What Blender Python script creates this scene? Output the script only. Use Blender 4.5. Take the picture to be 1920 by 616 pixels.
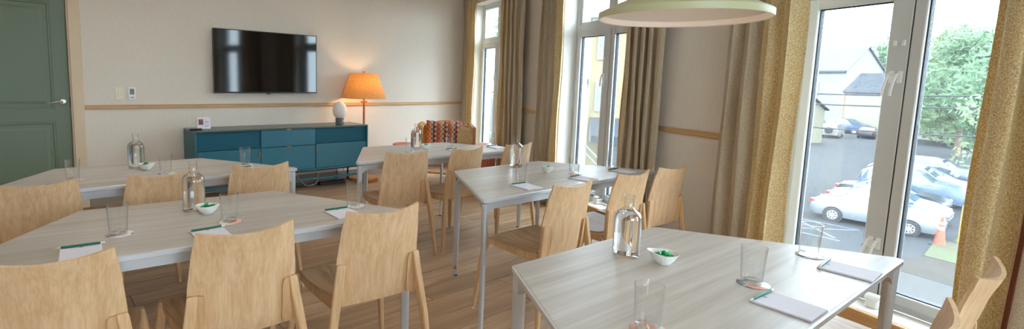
import bpy, bmesh, math, random
from mathutils import Vector, Matrix
random.seed(7)
for o in list(bpy.data.objects): bpy.data.objects.remove(o, do_unlink=True)
scene = bpy.context.scene
COL = scene.collection
pi = math.pi

# ------------------------------------------------------------------ camera
cam_d = bpy.data.cameras.new('camera'); cam = bpy.data.objects.new('camera', cam_d); COL.objects.link(cam)
Rr = ((.92696, -.37434, .02510), (.02033, .11692, .99293), (-.37463, -.91987, .11598))   # camera right, up, back
cam.matrix_world = Matrix(((Rr[0][0], Rr[1][0], Rr[2][0], 0), (Rr[0][1], Rr[1][1], Rr[2][1], 0), (Rr[0][2], Rr[1][2], Rr[2][2], 1.355), (0, 0, 0, 1)))
cam_d.sensor_fit = 'HORIZONTAL'; cam_d.sensor_width = 36; cam_d.lens = 950.36 * 36 / 1920
cam_d.shift_x = (960 - 820.87) / 1920; cam_d.shift_y = (260.5 - 308) / 1920
cam_d.clip_start = .02; cam_d.clip_end = 600
scene.camera = cam

# ------------------------------------------------------------------ world, exposure, big lights
SKY = 16.0
CEIL_W = 5.5
scene.view_settings.view_transform = 'Standard'; scene.view_settings.look = 'None'
scene.view_settings.gamma = 1; scene.view_settings.use_curve_mapping = False
scene.view_settings.exposure = 0.0
wd = bpy.data.worlds.new('overcast_sky'); scene.world = wd; wd.use_nodes = True
bg = wd.node_tree.nodes['Background']; bg.inputs[0].default_value = (.72, .88, 1, 1); bg.inputs[1].default_value = SKY

# ------------------------------------------------------------------ helpers
def srgb(r, g, b):
    f = lambda c: (c / 255 / 12.92) if c / 255 <= .04045 else ((c / 255 + .055) / 1.055) ** 2.4
    return (f(r), f(g), f(b), 1)

class MB:
    def __init__(s): s.v = []; s.f = []
    def add(s, vs, fs):
        b = len(s.v); s.v += [tuple(p) for p in vs]; s.f += [tuple(i + b for i in f) for f in fs]; return s
    def box(s, x0, x1, y0, y1, z0, z1, M=None):
        vs = [Vector((x, y, z)) for z in (z0, z1) for y in (y0, y1) for x in (x0, x1)]
        if M: vs = [M @ p for p in vs]
        return s.add(vs, [(0, 2, 3, 1), (4, 5, 7, 6), (0, 1, 5, 4), (2, 6, 7, 3), (0, 4, 6, 2), (1, 3, 7, 5)])
    def cbox(s, x0, x1, y0, y1, z0, z1, c=.004, M=None):
        """box with chamfered edges all round"""
        c = min(c, (x1 - x0) * .45, (y1 - y0) * .45, (z1 - z0) * .45)
        bm = bmesh.new(); bmesh.ops.create_cube(bm, size=1)
        for v in bm.verts: v.co = Vector(((x0 + x1) / 2 + v.co.x * (x1 - x0), (y0 + y1) / 2 + v.co.y * (y1 - y0), (z0 + z1) / 2 + v.co.z * (z1 - z0)))
        bmesh.ops.bevel(bm, geom=bm.edges[:], offset=c, segments=1, affect='EDGES')
        return s.bm(bm, M)
    def bm(s, bm, M=None):
        bm.verts.index_update(); vs = [(M @ v.co) if M else v.co.copy() for v in bm.verts]; fs = [[v.index for v in f.verts] for f in bm.faces]
        bm.free(); return s.add(vs, fs)
    def lathe(s, prof, n=32, M=None, sx=1, sy=1, close=False):
        vs = []; fs = []
        for r, z in prof:
            for i in range(n):
                a = 2 * pi * i / n; p = Vector((r * math.cos(a) * sx, r * math.sin(a) * sy, z)); vs.append(M @ p if M else p)
        m = len(prof)
        for j in range(m if close else m - 1):
            k = (j + 1) % m
            for i in range(n): i2 = (i + 1) % n; fs.append((j * n + i, j * n + i2, k * n + i2, k * n + i))
        if not close:
            if prof[0][0] > 1e-6: fs.append(tuple(reversed(range(n))))
            if prof[-1][0] > 1e-6: fs.append(tuple((m - 1) * n + i for i in range(n)))
        return s.add(vs, fs)
    def tube(s, pts, r, n=8, closed=False):
        pts = [Vector(p) for p in pts]; m = len(pts); vs = []; fs = []
        up = None
        for i, p in enumerate(pts):
            a = pts[(i - 1) % m] if closed or i > 0 else p; b = pts[(i + 1) % m] if closed or i < m - 1 else p
            t = (b - a).normalized()
            if up is None: up = Vector((0, 0, 1)) if abs(t.z) < .9 else Vector((1, 0, 0))
            x = t.cross(up)
            if x.length < 1e-4: x = t.cross(Vector((1, .3, .2)))
            x.normalize(); y = x.cross(t).normalized(); up = y
            rr = r[i] if isinstance(r, (list, tuple)) else r
            for k in range(n):
                q = 2 * pi * k / n; vs.append(p + x * (rr * math.cos(q)) + y * (rr * math.sin(q)))
        for i in range(m if closed else m - 1):
            j = (i + 1) % m
            for k in range(n): k2 = (k + 1) % n; fs.append((i * n + k, i * n + k2, j * n + k2, j * n + k))
        if not closed: fs.append(tuple(reversed(range(n)))); fs.append(tuple((m - 1) * n + k for k in range(n)))
        return s.add(vs, fs)
    def loft(s, rings, cap=True):
        n = len(rings[0]); vs = [p for r in rings for p in r]; fs = []
        for j in range(len(rings) - 1):
            for i in range(n): i2 = (i + 1) % n; fs.append((j * n + i, j * n + i2, (j + 1) * n + i2, (j + 1) * n + i))
        if cap: fs.append(tuple(reversed(range(n)))); fs.append(tuple((len(rings) - 1) * n + i for i in range(n)))
        return s.add(vs, fs)
    def prism(s, poly, z0, z1, M=None):
        n = len(poly); vs = [Vector((x, y, z)) for z in (z0, z1) for x, y in poly]
        if M: vs = [M @ p for p in vs]
        return s.add(vs, [tuple(reversed(range(n))), tuple(n + i for i in range(n))] + [(i, (i + 1) % n, n + (i + 1) % n, n + i) for i in range(n)])
    def grid(s, fn, nu, nv):
        vs = [fn(i / nu, j / nv) for j in range(nv + 1) for i in range(nu + 1)]; w = nu + 1
        return s.add(vs, [(j * w + i, j * w + i + 1, (j + 1) * w + i + 1, (j + 1) * w + i) for j in range(nv) for i in range(nu)])
    def shell(s, fn, nu, nv, th):
        """closed sheet of thickness th around fn(u,v)"""
        def nrm(u, v):
            e = 1e-3; a = Vector(fn(min(1, u + e), v)) - Vector(fn(max(0, u - e), v)); b = Vector(fn(u, min(1, v + e))) - Vector(fn(u, max(0, v - e)))
            return a.cross(b).normalized()
        w = nu + 1; N = w * (nv + 1); vs = []
        for sg in (.5, -.5):
            for j in range(nv + 1):
                for i in range(nu + 1): u, v = i / nu, j / nv; vs.append(Vector(fn(u, v)) + nrm(u, v) * (th * sg))
        fs = []
        for j in range(nv):
            for i in range(nu):
                q = (j * w + i, j * w + i + 1, (j + 1) * w + i + 1, (j + 1) * w + i); fs.append(q); fs.append(tuple(N + k for k in reversed(q)))
        rim = [i for i in range(w)] + [j * w + nu for j in range(1, nv + 1)] + [nv * w + i for i in range(nu - 1, -1, -1)] + [j * w for j in range(nv - 1, 0, -1)]
        for a, b in zip(rim, rim[1:] + rim[:1]): fs.append((b, a, N + a, N + b))
        return s.add(vs, fs)
    def mesh(s, name, smooth=False, angle=35):
        me = bpy.data.meshes.new(name); me.from_pydata(s.v, [], s.f); me.validate()
        if smooth:
            bm = bmesh.new(); bm.from_mesh(me); bmesh.ops.recalc_face_normals(bm, faces=bm.faces[:])
            ca = math.radians(angle)
            for f in bm.faces: f.smooth = True
            for e in bm.edges:
                if len(e.link_faces) == 2 and e.calc_face_angle(0) > ca: e.smooth = False
            bm.to_mesh(me); bm.free()
        else:
            bm = bmesh.new(); bm.from_mesh(me); bmesh.ops.recalc_face_normals(bm, faces=bm.faces[:]); bm.to_mesh(me); bm.free()
        return me

def tag(o, label=None, cat=None, group=None, kind=None):
    if label: o['label'] = label
    if cat: o['category'] = cat
    if group: o['group'] = group
    if kind: o['kind'] = kind
    return o
def obj(name, mb, mat, parent=None, smooth=False, angle=35, loc=None, rz=0):
    me = mb if isinstance(mb, bpy.types.Mesh) else mb.mesh(name, smooth, angle)
    o = bpy.data.objects.new(name, me); COL.objects.link(o)
    if mat and not me.materials: me.materials.append(mat)
    if parent: o.parent = parent
    if loc: o.location = loc
    if rz: o.rotation_euler.z = rz
    return o
def thing(name, label, cat, loc=(0, 0, 0), rz=0, group=None, kind=None):
    o = bpy.data.objects.new(name, None); COL.objects.link(o); o.empty_display_size = .1
    o.location = loc; o.rotation_euler.z = rz
    return tag(o, label, cat, group, kind)
def copy_tree(o, parent=None):
    c = o.copy(); COL.objects.link(c); c.parent = parent
    for ch in list(o.children): copy_tree(ch, c)
    return c

# ------------------------------------------------------------------ materials
def new(name):
    m = bpy.data.materials.new(name); m.use_nodes = True; nt = m.node_tree
    return m, nt, nt.nodes['Principled BSDF'], nt.nodes['Material Output']
def pr(name, col, rough=.5, metal=0, spec=.5, var=0, vscale=8, bump=0, bscale=200, stretch=(1, 1, 1), col2=None, trans=0, emis=0):
    m, nt, b, out = new(name); N = nt.nodes; L = nt.links
    b.inputs['Base Color'].default_value = col; b.inputs['Roughness'].default_value = rough; b.inputs['Metallic'].default_value = metal
    b.inputs['Specular IOR Level'].default_value = spec
    if var or col2 or bump:
        tc = N.new('ShaderNodeTexCoord'); mp = N.new('ShaderNodeMapping'); mp.inputs['Scale'].default_value = stretch; L.new(tc.outputs['Object'], mp.inputs[0])
    if var or col2:
        no = N.new('ShaderNodeTexNoise'); no.inputs['Scale'].default_value = vscale; no.inputs['Detail'].default_value = 4; L.new(mp.outputs[0], no.inputs[0])
        cr = N.new('ShaderNodeValToRGB'); c2 = col2 or tuple(min(1, c * (1 - var)) for c in col[:3]) + (1,)
        cr.color_ramp.elements[0].color = c2; cr.color_ramp.elements[0].position = .35; cr.color_ramp.elements[1].color = col; cr.color_ramp.elements[1].position = .65
        L.new(no.outputs[0], cr.inputs[0]); L.new(cr.outputs[0], b.inputs['Base Color'])
    if bump:
        n2 = N.new('ShaderNodeTexNoise'); n2.inputs['Scale'].default_value = bscale; n2.inputs['Detail'].default_value = 2; L.new(mp.outputs[0], n2.inputs[0])
        bp = N.new('ShaderNodeBump'); bp.inputs['Strength'].default_value = bump; bp.inputs['Distance'].default_value = .002; L.new(n2.outputs[0], bp.inputs['Height']); L.new(bp.outputs[0], b.inputs['Normal'])
    if emis: b.inputs['Emission Color'].default_value = col; b.inputs['Emission Strength'].default_value = emis
    if trans:
        tr = N.new('ShaderNodeBsdfTranslucent'); tr.inputs[0].default_value = col; mx = N.new('ShaderNodeMixShader'); mx.inputs[0].default_value = trans
        src = b.inputs['Base Color']
        if src.is_linked: L.new(src.links[0].from_socket, tr.inputs[0])
        L.new(b.outputs[0], mx.inputs[1]); L.new(tr.outputs[0], mx.inputs[2]); L.new(mx.outputs[0], out.inputs[0])
    return m
def wood(name, c1, c2, axis=2, rough=.45, fine=90, rnd=0, spec=.4, stretch=.05, blotch=.25):
    """long grain along the axis, in object space"""
    m, nt, b, out = new(name); N = nt.nodes; L = nt.links
    tc = N.new('ShaderNodeTexCoord'); src = tc.outputs['Object']
    oi = N.new('ShaderNodeObjectInfo')
    add = N.new('ShaderNodeVectorMath'); add.operation = 'ADD'; cmb = N.new('ShaderNodeMath'); cmb.operation = 'MULTIPLY'; cmb.inputs[1].default_value = 37.
    L.new(oi.outputs['Random'], cmb.inputs[0]); L.new(src, add.inputs[0]); L.new(cmb.outputs[0], add.inputs[1])
    def nz(sc, st, det=3):
        mp = N.new('ShaderNodeMapping'); s = [1, 1, 1]; s[axis] = st; mp.inputs['Scale'].default_value = s; L.new(add.outputs[0], mp.inputs[0])
        n = N.new('ShaderNodeTexNoise'); n.inputs['Scale'].default_value = sc; n.inputs['Detail'].default_value = det; n.inputs['Roughness'].default_value = .6; L.new(mp.outputs[0], n.inputs[0]); return n.outputs[0]
    a = nz(fine, stretch * .5); c = nz(fine * .3, stretch, 3); d = nz(3.5, .35, 2)
    mx = N.new('ShaderNodeMath'); mx.operation = 'MULTIPLY_ADD'; mx.inputs[1].default_value = .45; L.new(a, mx.inputs[0])
    m2 = N.new('ShaderNodeMath'); m2.operation = 'MULTIPLY'; m2.inputs[1].default_value = .55; L.new(c, m2.inputs[0]); L.new(m2.outputs[0], mx.inputs[2])
    m3 = N.new('ShaderNodeMath'); m3.operation = 'MULTIPLY_ADD'; m3.inputs[1].default_value = blotch; L.new(d, m3.inputs[0]); L.new(mx.outputs[0], m3.inputs[2])
    cr = N.new('ShaderNodeValToRGB'); cr.color_ramp.elements[0].position = .38 + blotch * .5; cr.color_ramp.elements[0].color = c2; cr.color_ramp.elements[1].position = .62 + blotch * .5; cr.color_ramp.elements[1].color = c1
    L.new(m3.outputs[0], cr.inputs[0])
    last = cr.outputs[0]
    if rnd:
        hs = N.new('ShaderNodeHueSaturation'); mr = N.new('ShaderNodeMapRange'); mr.inputs['To Min'].default_value = 1 - rnd; mr.inputs['To Max'].default_value = 1 + rnd
        L.new(oi.outputs['Random'], mr.inputs[0]); L.new(mr.outputs[0], hs.inputs['Value']); L.new(last, hs.inputs['Color']); last = hs.outputs[0]
    L.new(last, b.inputs['Base Color']); b.inputs['Roughness'].default_value = rough; b.inputs['Specular IOR Level'].default_value = spec
    bp = N.new('ShaderNodeBump'); bp.inputs['Strength'].default_value = .03; bp.inputs['Distance'].default_value = .001; L.new(mx.outputs[0], bp.inputs['Height']); L.new(bp.outputs[0], b.inputs['Normal'])
    return m
def thin_glass(name, tint=(.97, .985, .98, 1), ior=1.45, gain=1.0, rough=.01, veil=0):
    m, nt, b, out = new(name); N = nt.nodes; L = nt.links; N.remove(b)
    t = N.new('ShaderNodeBsdfTransparent'); t.inputs[0].default_value = tint; g = N.new('ShaderNodeBsdfGlossy'); g.inputs['Roughness'].default_value = rough
    fr = N.new('ShaderNodeLayerWeight'); fr.inputs[0].default_value = .5; pw = N.new('ShaderNodeMath'); pw.operation = 'POWER'; pw.inputs[1].default_value = 2.6; L.new(fr.outputs['Facing'], pw.inputs[0])
    mu = N.new('ShaderNodeMath'); mu.operation = 'MULTIPLY_ADD'; mu.inputs[1].default_value = gain; mu.inputs[2].default_value = ((ior - 1) / (ior + 1)) ** 2; mu.use_clamp = True; L.new(pw.outputs[0], mu.inputs[0])
    mx = N.new('ShaderNodeMixShader'); L.new(mu.outputs[0], mx.inputs[0]); L.new(t.outputs[0], mx.inputs[1]); L.new(g.outputs[0], mx.inputs[2]); 
    last = mx.outputs[0]
    if veil:      # translucent veil: bright haze over the outdoor view, put into the glass
        tl = N.new('ShaderNodeBsdfTranslucent'); tl.inputs[0].default_value = (.95, .97, 1, 1); m2 = N.new('ShaderNodeMixShader'); m2.inputs[0].default_value = veil; L.new(last, m2.inputs[1]); L.new(tl.outputs[0], m2.inputs[2]); last = m2.outputs[0]
    L.new(last, out.inputs[0]); return m
def refr(name, ior, col=(1, 1, 1, 1)):
    m, nt, b, out = new(name); N = nt.nodes; L = nt.links; N.remove(b); g = N.new('ShaderNodeBsdfGlass'); g.inputs['IOR'].default_value = ior; g.inputs['Roughness'].default_value = 0; g.inputs[0].default_value = col; L.new(g.outputs[0], out.inputs[0]); return m
def patches(name, cols, scale, rough=.5, coord='Object'):
    m, nt, b, out = new(name); N = nt.nodes; L = nt.links; tc = N.new('ShaderNodeTexCoord'); v = N.new('ShaderNodeTexVoronoi'); v.inputs['Scale'].default_value = scale
    oi = N.new('ShaderNodeObjectInfo'); ad = N.new('ShaderNodeVectorMath'); L.new(tc.outputs[coord], ad.inputs[0]); L.new(oi.outputs['Random'], ad.inputs[1]); L.new(ad.outputs[0], v.inputs['Vector'])
    cr = N.new('ShaderNodeValToRGB'); cr.color_ramp.interpolation = 'CONSTANT'
    while len(cr.color_ramp.elements) < len(cols): cr.color_ramp.elements.new(.5)
    for i, c in enumerate(cols): cr.color_ramp.elements[i].position = i / len(cols); cr.color_ramp.elements[i].color = c
    sp = N.new('ShaderNodeSeparateColor'); L.new(v.outputs['Color'], sp.inputs[0]); L.new(sp.outputs[0], cr.inputs[0]); L.new(cr.outputs[0], b.inputs['Base Color']); b.inputs['Roughness'].default_value = rough; return m

OAK1, OAK2 = srgb(224, 190, 150), srgb(202, 164, 122)
mat = dict(
    oak_back=wood('oak_veneer_upright', OAK1, OAK2, 2, fine=130, blotch=.06, stretch=.02),
    oak_seat=wood('oak_veneer_seat', srgb(205, 168, 128), srgb(172, 134, 98), 1, fine=130, blotch=.06, stretch=.02),
    oak_leg=wood('oak_leg', srgb(220, 182, 138), srgb(196, 156, 112), 2, fine=110, blotch=.06, stretch=.02),
    table=wood('limed_oak_laminate', srgb(205, 198, 190), srgb(181, 172, 161), 0, rough=.38, fine=45, stretch=.06, blotch=.35),
    rail=wood('rail_oak', srgb(214, 174, 124), srgb(190, 146, 98), 0, stretch=.04),
    sillwood=wood('sill_oak', srgb(206, 162, 108), srgb(184, 138, 86), 1, stretch=.04),
    plank=wood('floor_oak', srgb(184, 150, 116), srgb(156, 122, 90), 0, rough=.42, fine=55, rnd=.11, stretch=.06, blotch=.45),
    alu=pr('satin_aluminium', srgb(205, 210, 216), .35, .55),
    alu_edge=pr('aluminium_edge', srgb(214, 220, 228), .3, .5),
    wall=pr('cream_linen_wallpaper', srgb(230, 220, 206), .9, spec=.2, var=.04, vscale=60, bump=.25, bscale=350, stretch=(1, 1, .25)),
    ceil=pr('white_ceiling_paint', srgb(240, 236, 230), .9),
    baseb=pr('taupe_baseboard', srgb(150, 138, 124), .6),
    door=pr('sage_green_paint', srgb(112, 128, 110), .5, spec=.4, bump=.1),
    trim=pr('beige_trim_paint', srgb(222, 200, 170), .6),
    chrome=pr('brushed_steel', srgb(215, 215, 215), .25, 1),
    teal=pr('teal_lacquer', srgb(40, 106, 124), .45, var=.08, vscale=40),
    tealdark=pr('teal_cloth', srgb(22, 84, 104), .85, bump=.4, bscale=500),
    teal_top=pr('dark_teal_top', srgb(66, 88, 88), .28),
    black=pr('black_metal', srgb(22, 24, 26), .4),
    blackplastic=pr('black_plastic', srgb(14, 14, 16), .35),
    screen=pr('tv_screen', srgb(6, 6, 8), .06, spec=.6),
    leather=pr('tan_leather', srgb(178, 116, 66), .6),
    white=pr('white_plastic', srgb(240, 240, 238), .4),
    cream=pr('ivory_plastic', srgb(236, 228, 204), .4),
    greylcd=pr('grey_display', srgb(120, 130, 128), .3),
    pvc=pr('white_window_frame', srgb(206, 208, 210), .35),
    gasket=pr('black_gasket', srgb(30, 34, 40), .6),
    reveal=pr('white_reveal_paint', srgb(240, 236, 230), .8),
    pane=thin_glass('window_pane_glass', (.965, .98, .985, 1), 1.45, .6, veil=.008),
    glass=thin_glass('clear_glass', (.994, .998, .997, 1), 1.5, .8),
    thick=refr('thick_glass', 1.45, (.97, .99, .985, 1)),
    water=refr('water', 1.33),
    ceramic=pr('white_ceramic', srgb(244, 242, 238), .2),
    mint=pr('green_foil', srgb(16, 166, 96), .28, .3),
    paper=pr('white_paper', srgb(232, 230, 240), .8),
    board=pr('grey_card', srgb(150, 145, 150), .8),
    emblem=pr('lilac_print', srgb(180, 170, 205), .8),
    green=pr('green_pencil_paint', srgb(14, 110, 84), .35),
    pale=pr('pale_pencil_wood', srgb(226, 205, 178), .6),
    eraser=pr('white_eraser', srgb(238, 230, 222), .7),
    gold=pr('gold_print', srgb(190, 205, 150), .4),
    brass=pr('brass', srgb(214, 170, 80), .3, 1),
    concrete=pr('grey_stone_base', srgb(110, 112, 114), .7),
    globe=pr('opal_glass', srgb(246, 246, 246), .15, trans=.3),
    shade=pr('linen_lampshade', srgb(232, 200, 142), .9, trans=.45, col2=srgb(214, 174, 110), vscale=70),
    polewood=pr('cherry_wood', srgb(170, 90, 44), .4, var=.2, vscale=30, stretch=(1, 1, .1)),
    lampdisc=pr('turned_wood_disc', srgb(196, 138, 84), .5, var=.15),
    pend=pr('pale_olive_metal', srgb(198, 197, 156), .4),
    pendin=pr('white_enamel', srgb(240, 232, 222), .6),
    drape=pr('beige_linen', srgb(224, 209, 184), .9, spec=.15, col2=srgb(200, 180, 150), vscale=160, bump=.6, bscale=500, trans=.22),
    gold_drape=pr('gold_jacquard', srgb(246, 230, 186), .5, spec=.5, col2=srgb(196, 160, 98), vscale=190, bump=.8, bscale=300, trans=.22),
    rust=pr('rust_piping', srgb(104, 46, 20), .8),
    rattan=pr('honey_rattan', srgb(206, 148, 78), .4, var=.2, vscale=30),
    wicker=pr('pale_woven_cane', srgb(222, 190, 140), .7, col2=srgb(192, 158, 110), vscale=90, stretch=(1, 1, .6)),
    terracotta=pr('terracotta_lacquer', srgb(206, 112, 88), .5),
    coaster=patches('printed_coaster', [srgb(235, 232, 228), srgb(232, 178, 164), srgb(120, 140, 160), srgb(236, 236, 232), srgb(206, 200, 190)], 38),
    brown=pr('brown_photo', srgb(150, 96, 62), .6, var=.5, vscale=60),
    cable=pr('white_cable', srgb(220, 220, 220), .5),
)

# ------------------------------------------------------------------ room frame
E_ = .30; TD = Vector((math.cos(E_), math.sin(E_), 0)); ND = Vector((-math.sin(E_), math.cos(E_), 0)); DW = 6.05
def tv(t, n, z): return TD * t + ND * n + Vector((0, 0, z))
MT = Matrix(((TD.x, ND.x, 0, 0), (TD.y, ND.y, 0, 0), (0, 0, 1, 0), (0, 0, 0, 1)))     # local x along the far wall, y towards it
KW = .04; X0 = 3.14; WA = -math.atan(KW)
MWn = Matrix.Translation((X0, 0, 0)) @ Matrix.Rotation(WA, 4, 'Z')                     # local y along the window wall, x outwards
def fobj(name, mb, m, parent=None, **k):
    o = obj(name, mb, m, parent, **k)
    return o
def placed(o, M):
    o.matrix_world = M; return o
H = 2.9; TL_, TR_ = -1.73, 5.468
def wy(t_or_y): return t_or_y
C1 = Vector((3.436, 7.396)); C2 = Vector((-3.442, 5.268)); C3 = Vector((-1.08, -2.37)); C4 = Vector((3.044, -2.4))

# floor: slab and planks
fl = obj('floor', MB().prism([C3[:], C4[:], (3.16, .3), C1[:], C2[:]], -.12, -.019), mat['plank']); tag(fl, 'warm brown oak plank floor of the meeting room', kind='structure')
PW = .19
lens = [1.3, 1.7, 2.1, .9]; pmesh = {}
def plank_mesh(L):
    L = round(L, 2)
    if L not in pmesh:
        g = .0012; c = .0025; w = PW / 2 - g; l = L / 2 - g
        vs = [(x * (l - a), y * (w - a), z) for a, z in ((0, -.019), (0, -c), (c, 0)) for x, y in ((-1, -1), (1, -1), (1, 1), (-1, 1))]
        mb = MB(); mb.loft([[Vector(v) for v in vs[i * 4:i * 4 + 4]] for i in range(3)]); pmesh[L] = mb.mesh('plank')
        pmesh[L].materials.append(mat['plank'])
    return pmesh[L]
n = .24
while n < DW:
    # row from the left wall to the window wall
    nc = n + PW / 2
    tend = min(TR_ + .0, ((X0 + KW * 0) + 0) * 9)
    # intersection of the row with the window wall x = X0 + KW*y
    tend = (X0 + nc * (math.sin(E_) + KW * math.cos(E_))) / (math.cos(E_) - KW * math.sin(E_)) + .02
    t = TL_ + .01 - random.uniform(0, .8)
    while t < tend:
        L = random.choice(lens); t2 = min(t + L, tend + .05); t0 = max(t, TL_ - .02)
        if t2 - t0 > .15:
            o = obj('plank', plank_mesh(t2 - t0), None, fl); o.location = tv((t0 + t2) / 2, nc, 0); o.rotation_euler.z = E_
        t += L
    n += PW

ceil = tag(obj('ceiling', MB().prism([C3[:], C4[:], C1[:], C2[:]], H, H + .1), mat['ceil']), 'white ceiling of the meeting room', kind='structure')

# far wall with the door opening
DL, DR, DH = -.52, .368, 2.12
wf = MB()
wf.box(TL_ - .1, DL, DW, DW + .15, 0, H).box(DR, TR_ + .4, DW, DW + .15, 0, H).box(DL, DR, DW, DW + .15, DH, H)
wall_far = tag(placed(obj('wall_far', wf, mat['wall']), MT), 'cream papered wall carrying the television', kind='structure')
b = MB().cbox(.465, TR_ - .03, DW - .014, DW + .001, 0, .105, .003)
tag(placed(obj('baseboard_far', b, mat['baseb']), MT), 'taupe baseboard along the television wall', kind='structure')
b = MB().cbox(.466, TR_ - .02, DW - .022, DW + .001, .982, 1.022, .004)
tag(placed(obj('trim_1', b, mat['rail']), MT), 'oak chair rail along the television wall', kind='structure')
b = MB().cbox(DR, .463, DW - .016, DW + .002, 0, DH + .095, .004).cbox(DL - .095, DL, DW - .016, DW + .002, 0, DH + .095, .004).cbox(DL, DR, DW - .016, DW + .002, DH, DH + .095, .004)
b.box(DR - .012, DR, DW, DW + .15, 0, DH).box(DL, DL + .012, DW, DW + .15, 0, DH).box(DL, DR, DW, DW + .15, DH - .012, DH)
b.box(DR - .045, DR, DW + .068, DW + .09, 0, DH).box(DL, DL + .045, DW + .068, DW + .09, 0, DH).box(DL, DR, DW + .068, DW + .09, DH - .045, DH).box(DL, DR, DW + .02, DW + .15, -.01, .004)  # stop boards added behind the leaf to block light through its gaps
tag(placed(obj('trim_2', b, mat['trim']), MT), 'beige wooden casing around the green door', kind='structure')
# door
dr = thing('door_1', 'sage green two-panel door with lever handle', None, tv(0, 0, 0), E_, kind='structure')
y0, y1 = DW + .022, DW + .066
dx0, dx1 = DL + .016, DR - .016
sl = MB().box(dx0, dx1, y0 + .012, y1, .008, DH - .016)
st = .115
for a in ((dx0, dx0 + st, .008, DH - .016), (dx1 - st - .01, dx1, .008, DH - .016)): sl.cbox(a[0], a[1], y0, y0 + .02, a[2], a[3], .004)
for z0, z1 in ((.008, .24), (.86, .985), (1.985, DH - .016)): sl.cbox(dx0 + st - .01, dx1 - st, y0, y0 + .02, z0, z1, .004)
obj('door_leaf', sl, mat['door'], dr)
for z0, z1 in ((.24, .86), (.985, 1.985)):
    p0, p1 = dx0 + st, dx1 - st - .01
    def rng(d, yy): return [Vector((p0 + d, yy, z0 + d)), Vector((p1 - d, yy, z0 + d)), Vector((p1 - d, yy, z1 - d)), Vector((p0 + d, yy, z1 - d))]
    mb = MB(); mb.loft([rng(-.004, y0 + .014), rng(0, y0 + .003), rng(.012, y0 + .003), rng(.022, y0 + .011), rng(.05, y0 + .011), rng(.075, y0 + .004)])
    obj('panel', mb, mat['door'], dr)
hx, hz = .297, 1.055
hm = MB().lathe([(.03, 0), (.03, .006), (.024, .012), (.012, .014), (.011, .045), (0, .045)], 24, Matrix.Translation((hx, y0, hz)) @ Matrix.Rotation(pi / 2, 4, 'X'))
hm.tube([(hx, y0 - .04, hz), (hx - .03, y0 - .044, hz + .002), (hx - .07, y0 - .044, hz - .004), (hx - .105, y0 - .04, hz - .012), (hx - .125, y0 - .036, hz - .01)], [.010, .010, .008, .007, .006], 10)
obj('lever_handle', hm, mat['chrome'], dr, True)
obj('latch_plate', MB().cbox(dx1 - .004, dx1 + .003, y0 - .001, y0 + .03, 1.0, 1.1, .001), mat['black'], dr)

# window wall (local y runs along it)
WINS = [(-.81, 4), (1.64, 3), (4.09, 2), (6.56, 1)]; HW = .57; ZS, ZH = .155, 2.5; TH = .34
ww = MB(); ys = [-2.45]
for c, k in WINS: ys += [c - HW, c + HW]
ys.append(7.75)
for i in range(0, len(ys), 2): ww.box(0, TH, ys[i], ys[i + 1], 0, H)
for c, k in WINS: ww.box(0, TH, c - HW, c + HW, ZH, H).box(0, TH, c - HW, c + HW, 0, ZS - .02)
wall_right = tag(placed(obj('wall_right', ww, mat['wall']), MWn), 'cream papered wall with the tall windows', kind='structure')
for i in range(0, len(ys), 2):
    a, b_ = ys[i], min(ys[i + 1], 7.36)
    o = placed(obj('trim_%d' % (3 + i // 2), MB().cbox(-.022, .001, a, b_ - .001 if i else b_, .985, 1.025, .004), wood('rail_oak_b%d' % i, srgb(214, 174, 124), srgb(190, 146, 98), 1, stretch=.04) if i == 0 else bpy.data.materials['rail_oak_b0']), MWn)
    tag(o, 'oak chair rail on the window wall, piece %s' % ['nearest the camera side', 'right of the near window', 'between the two nearer windows', 'between the two farther windows', 'beside the corner'][i // 2], kind='structure')
    tag(placed(obj('baseboard_%d' % (i // 2 + 1), MB().cbox(-.014, .001, a, b_, 0, .105, .003), mat['baseb']), MWn), 'taupe baseboard on the window wall, %s' % ['near end', 'right of the near window', 'between the nearer windows', 'between the farther windows', 'in the corner'][i // 2], kind='structure')
WDESC = {1: 'farthest tall white window beside the corner', 2: 'middle tall white window behind the right tables', 3: 'nearest tall white double window overlooking the car park', 4: 'tall white window nearest the camera side'}
def lever(parent, y, z, x):
    mb = MB().cbox(x - .012, x, y - .012, y + .012, z - .03, z + .035, .003)
    mb.tube([(x - .012, y, z + .02), (x - .03, y + .002, z + .018), (x - .036, y + .012, z - .03), (x - .034, y + .02, z - .075), (x - .032, y + .022, z - .1)], [.007, .007, .007, .0065, .006], 8)
    return obj('handle', mb, mat['white'], parent, True)
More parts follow.
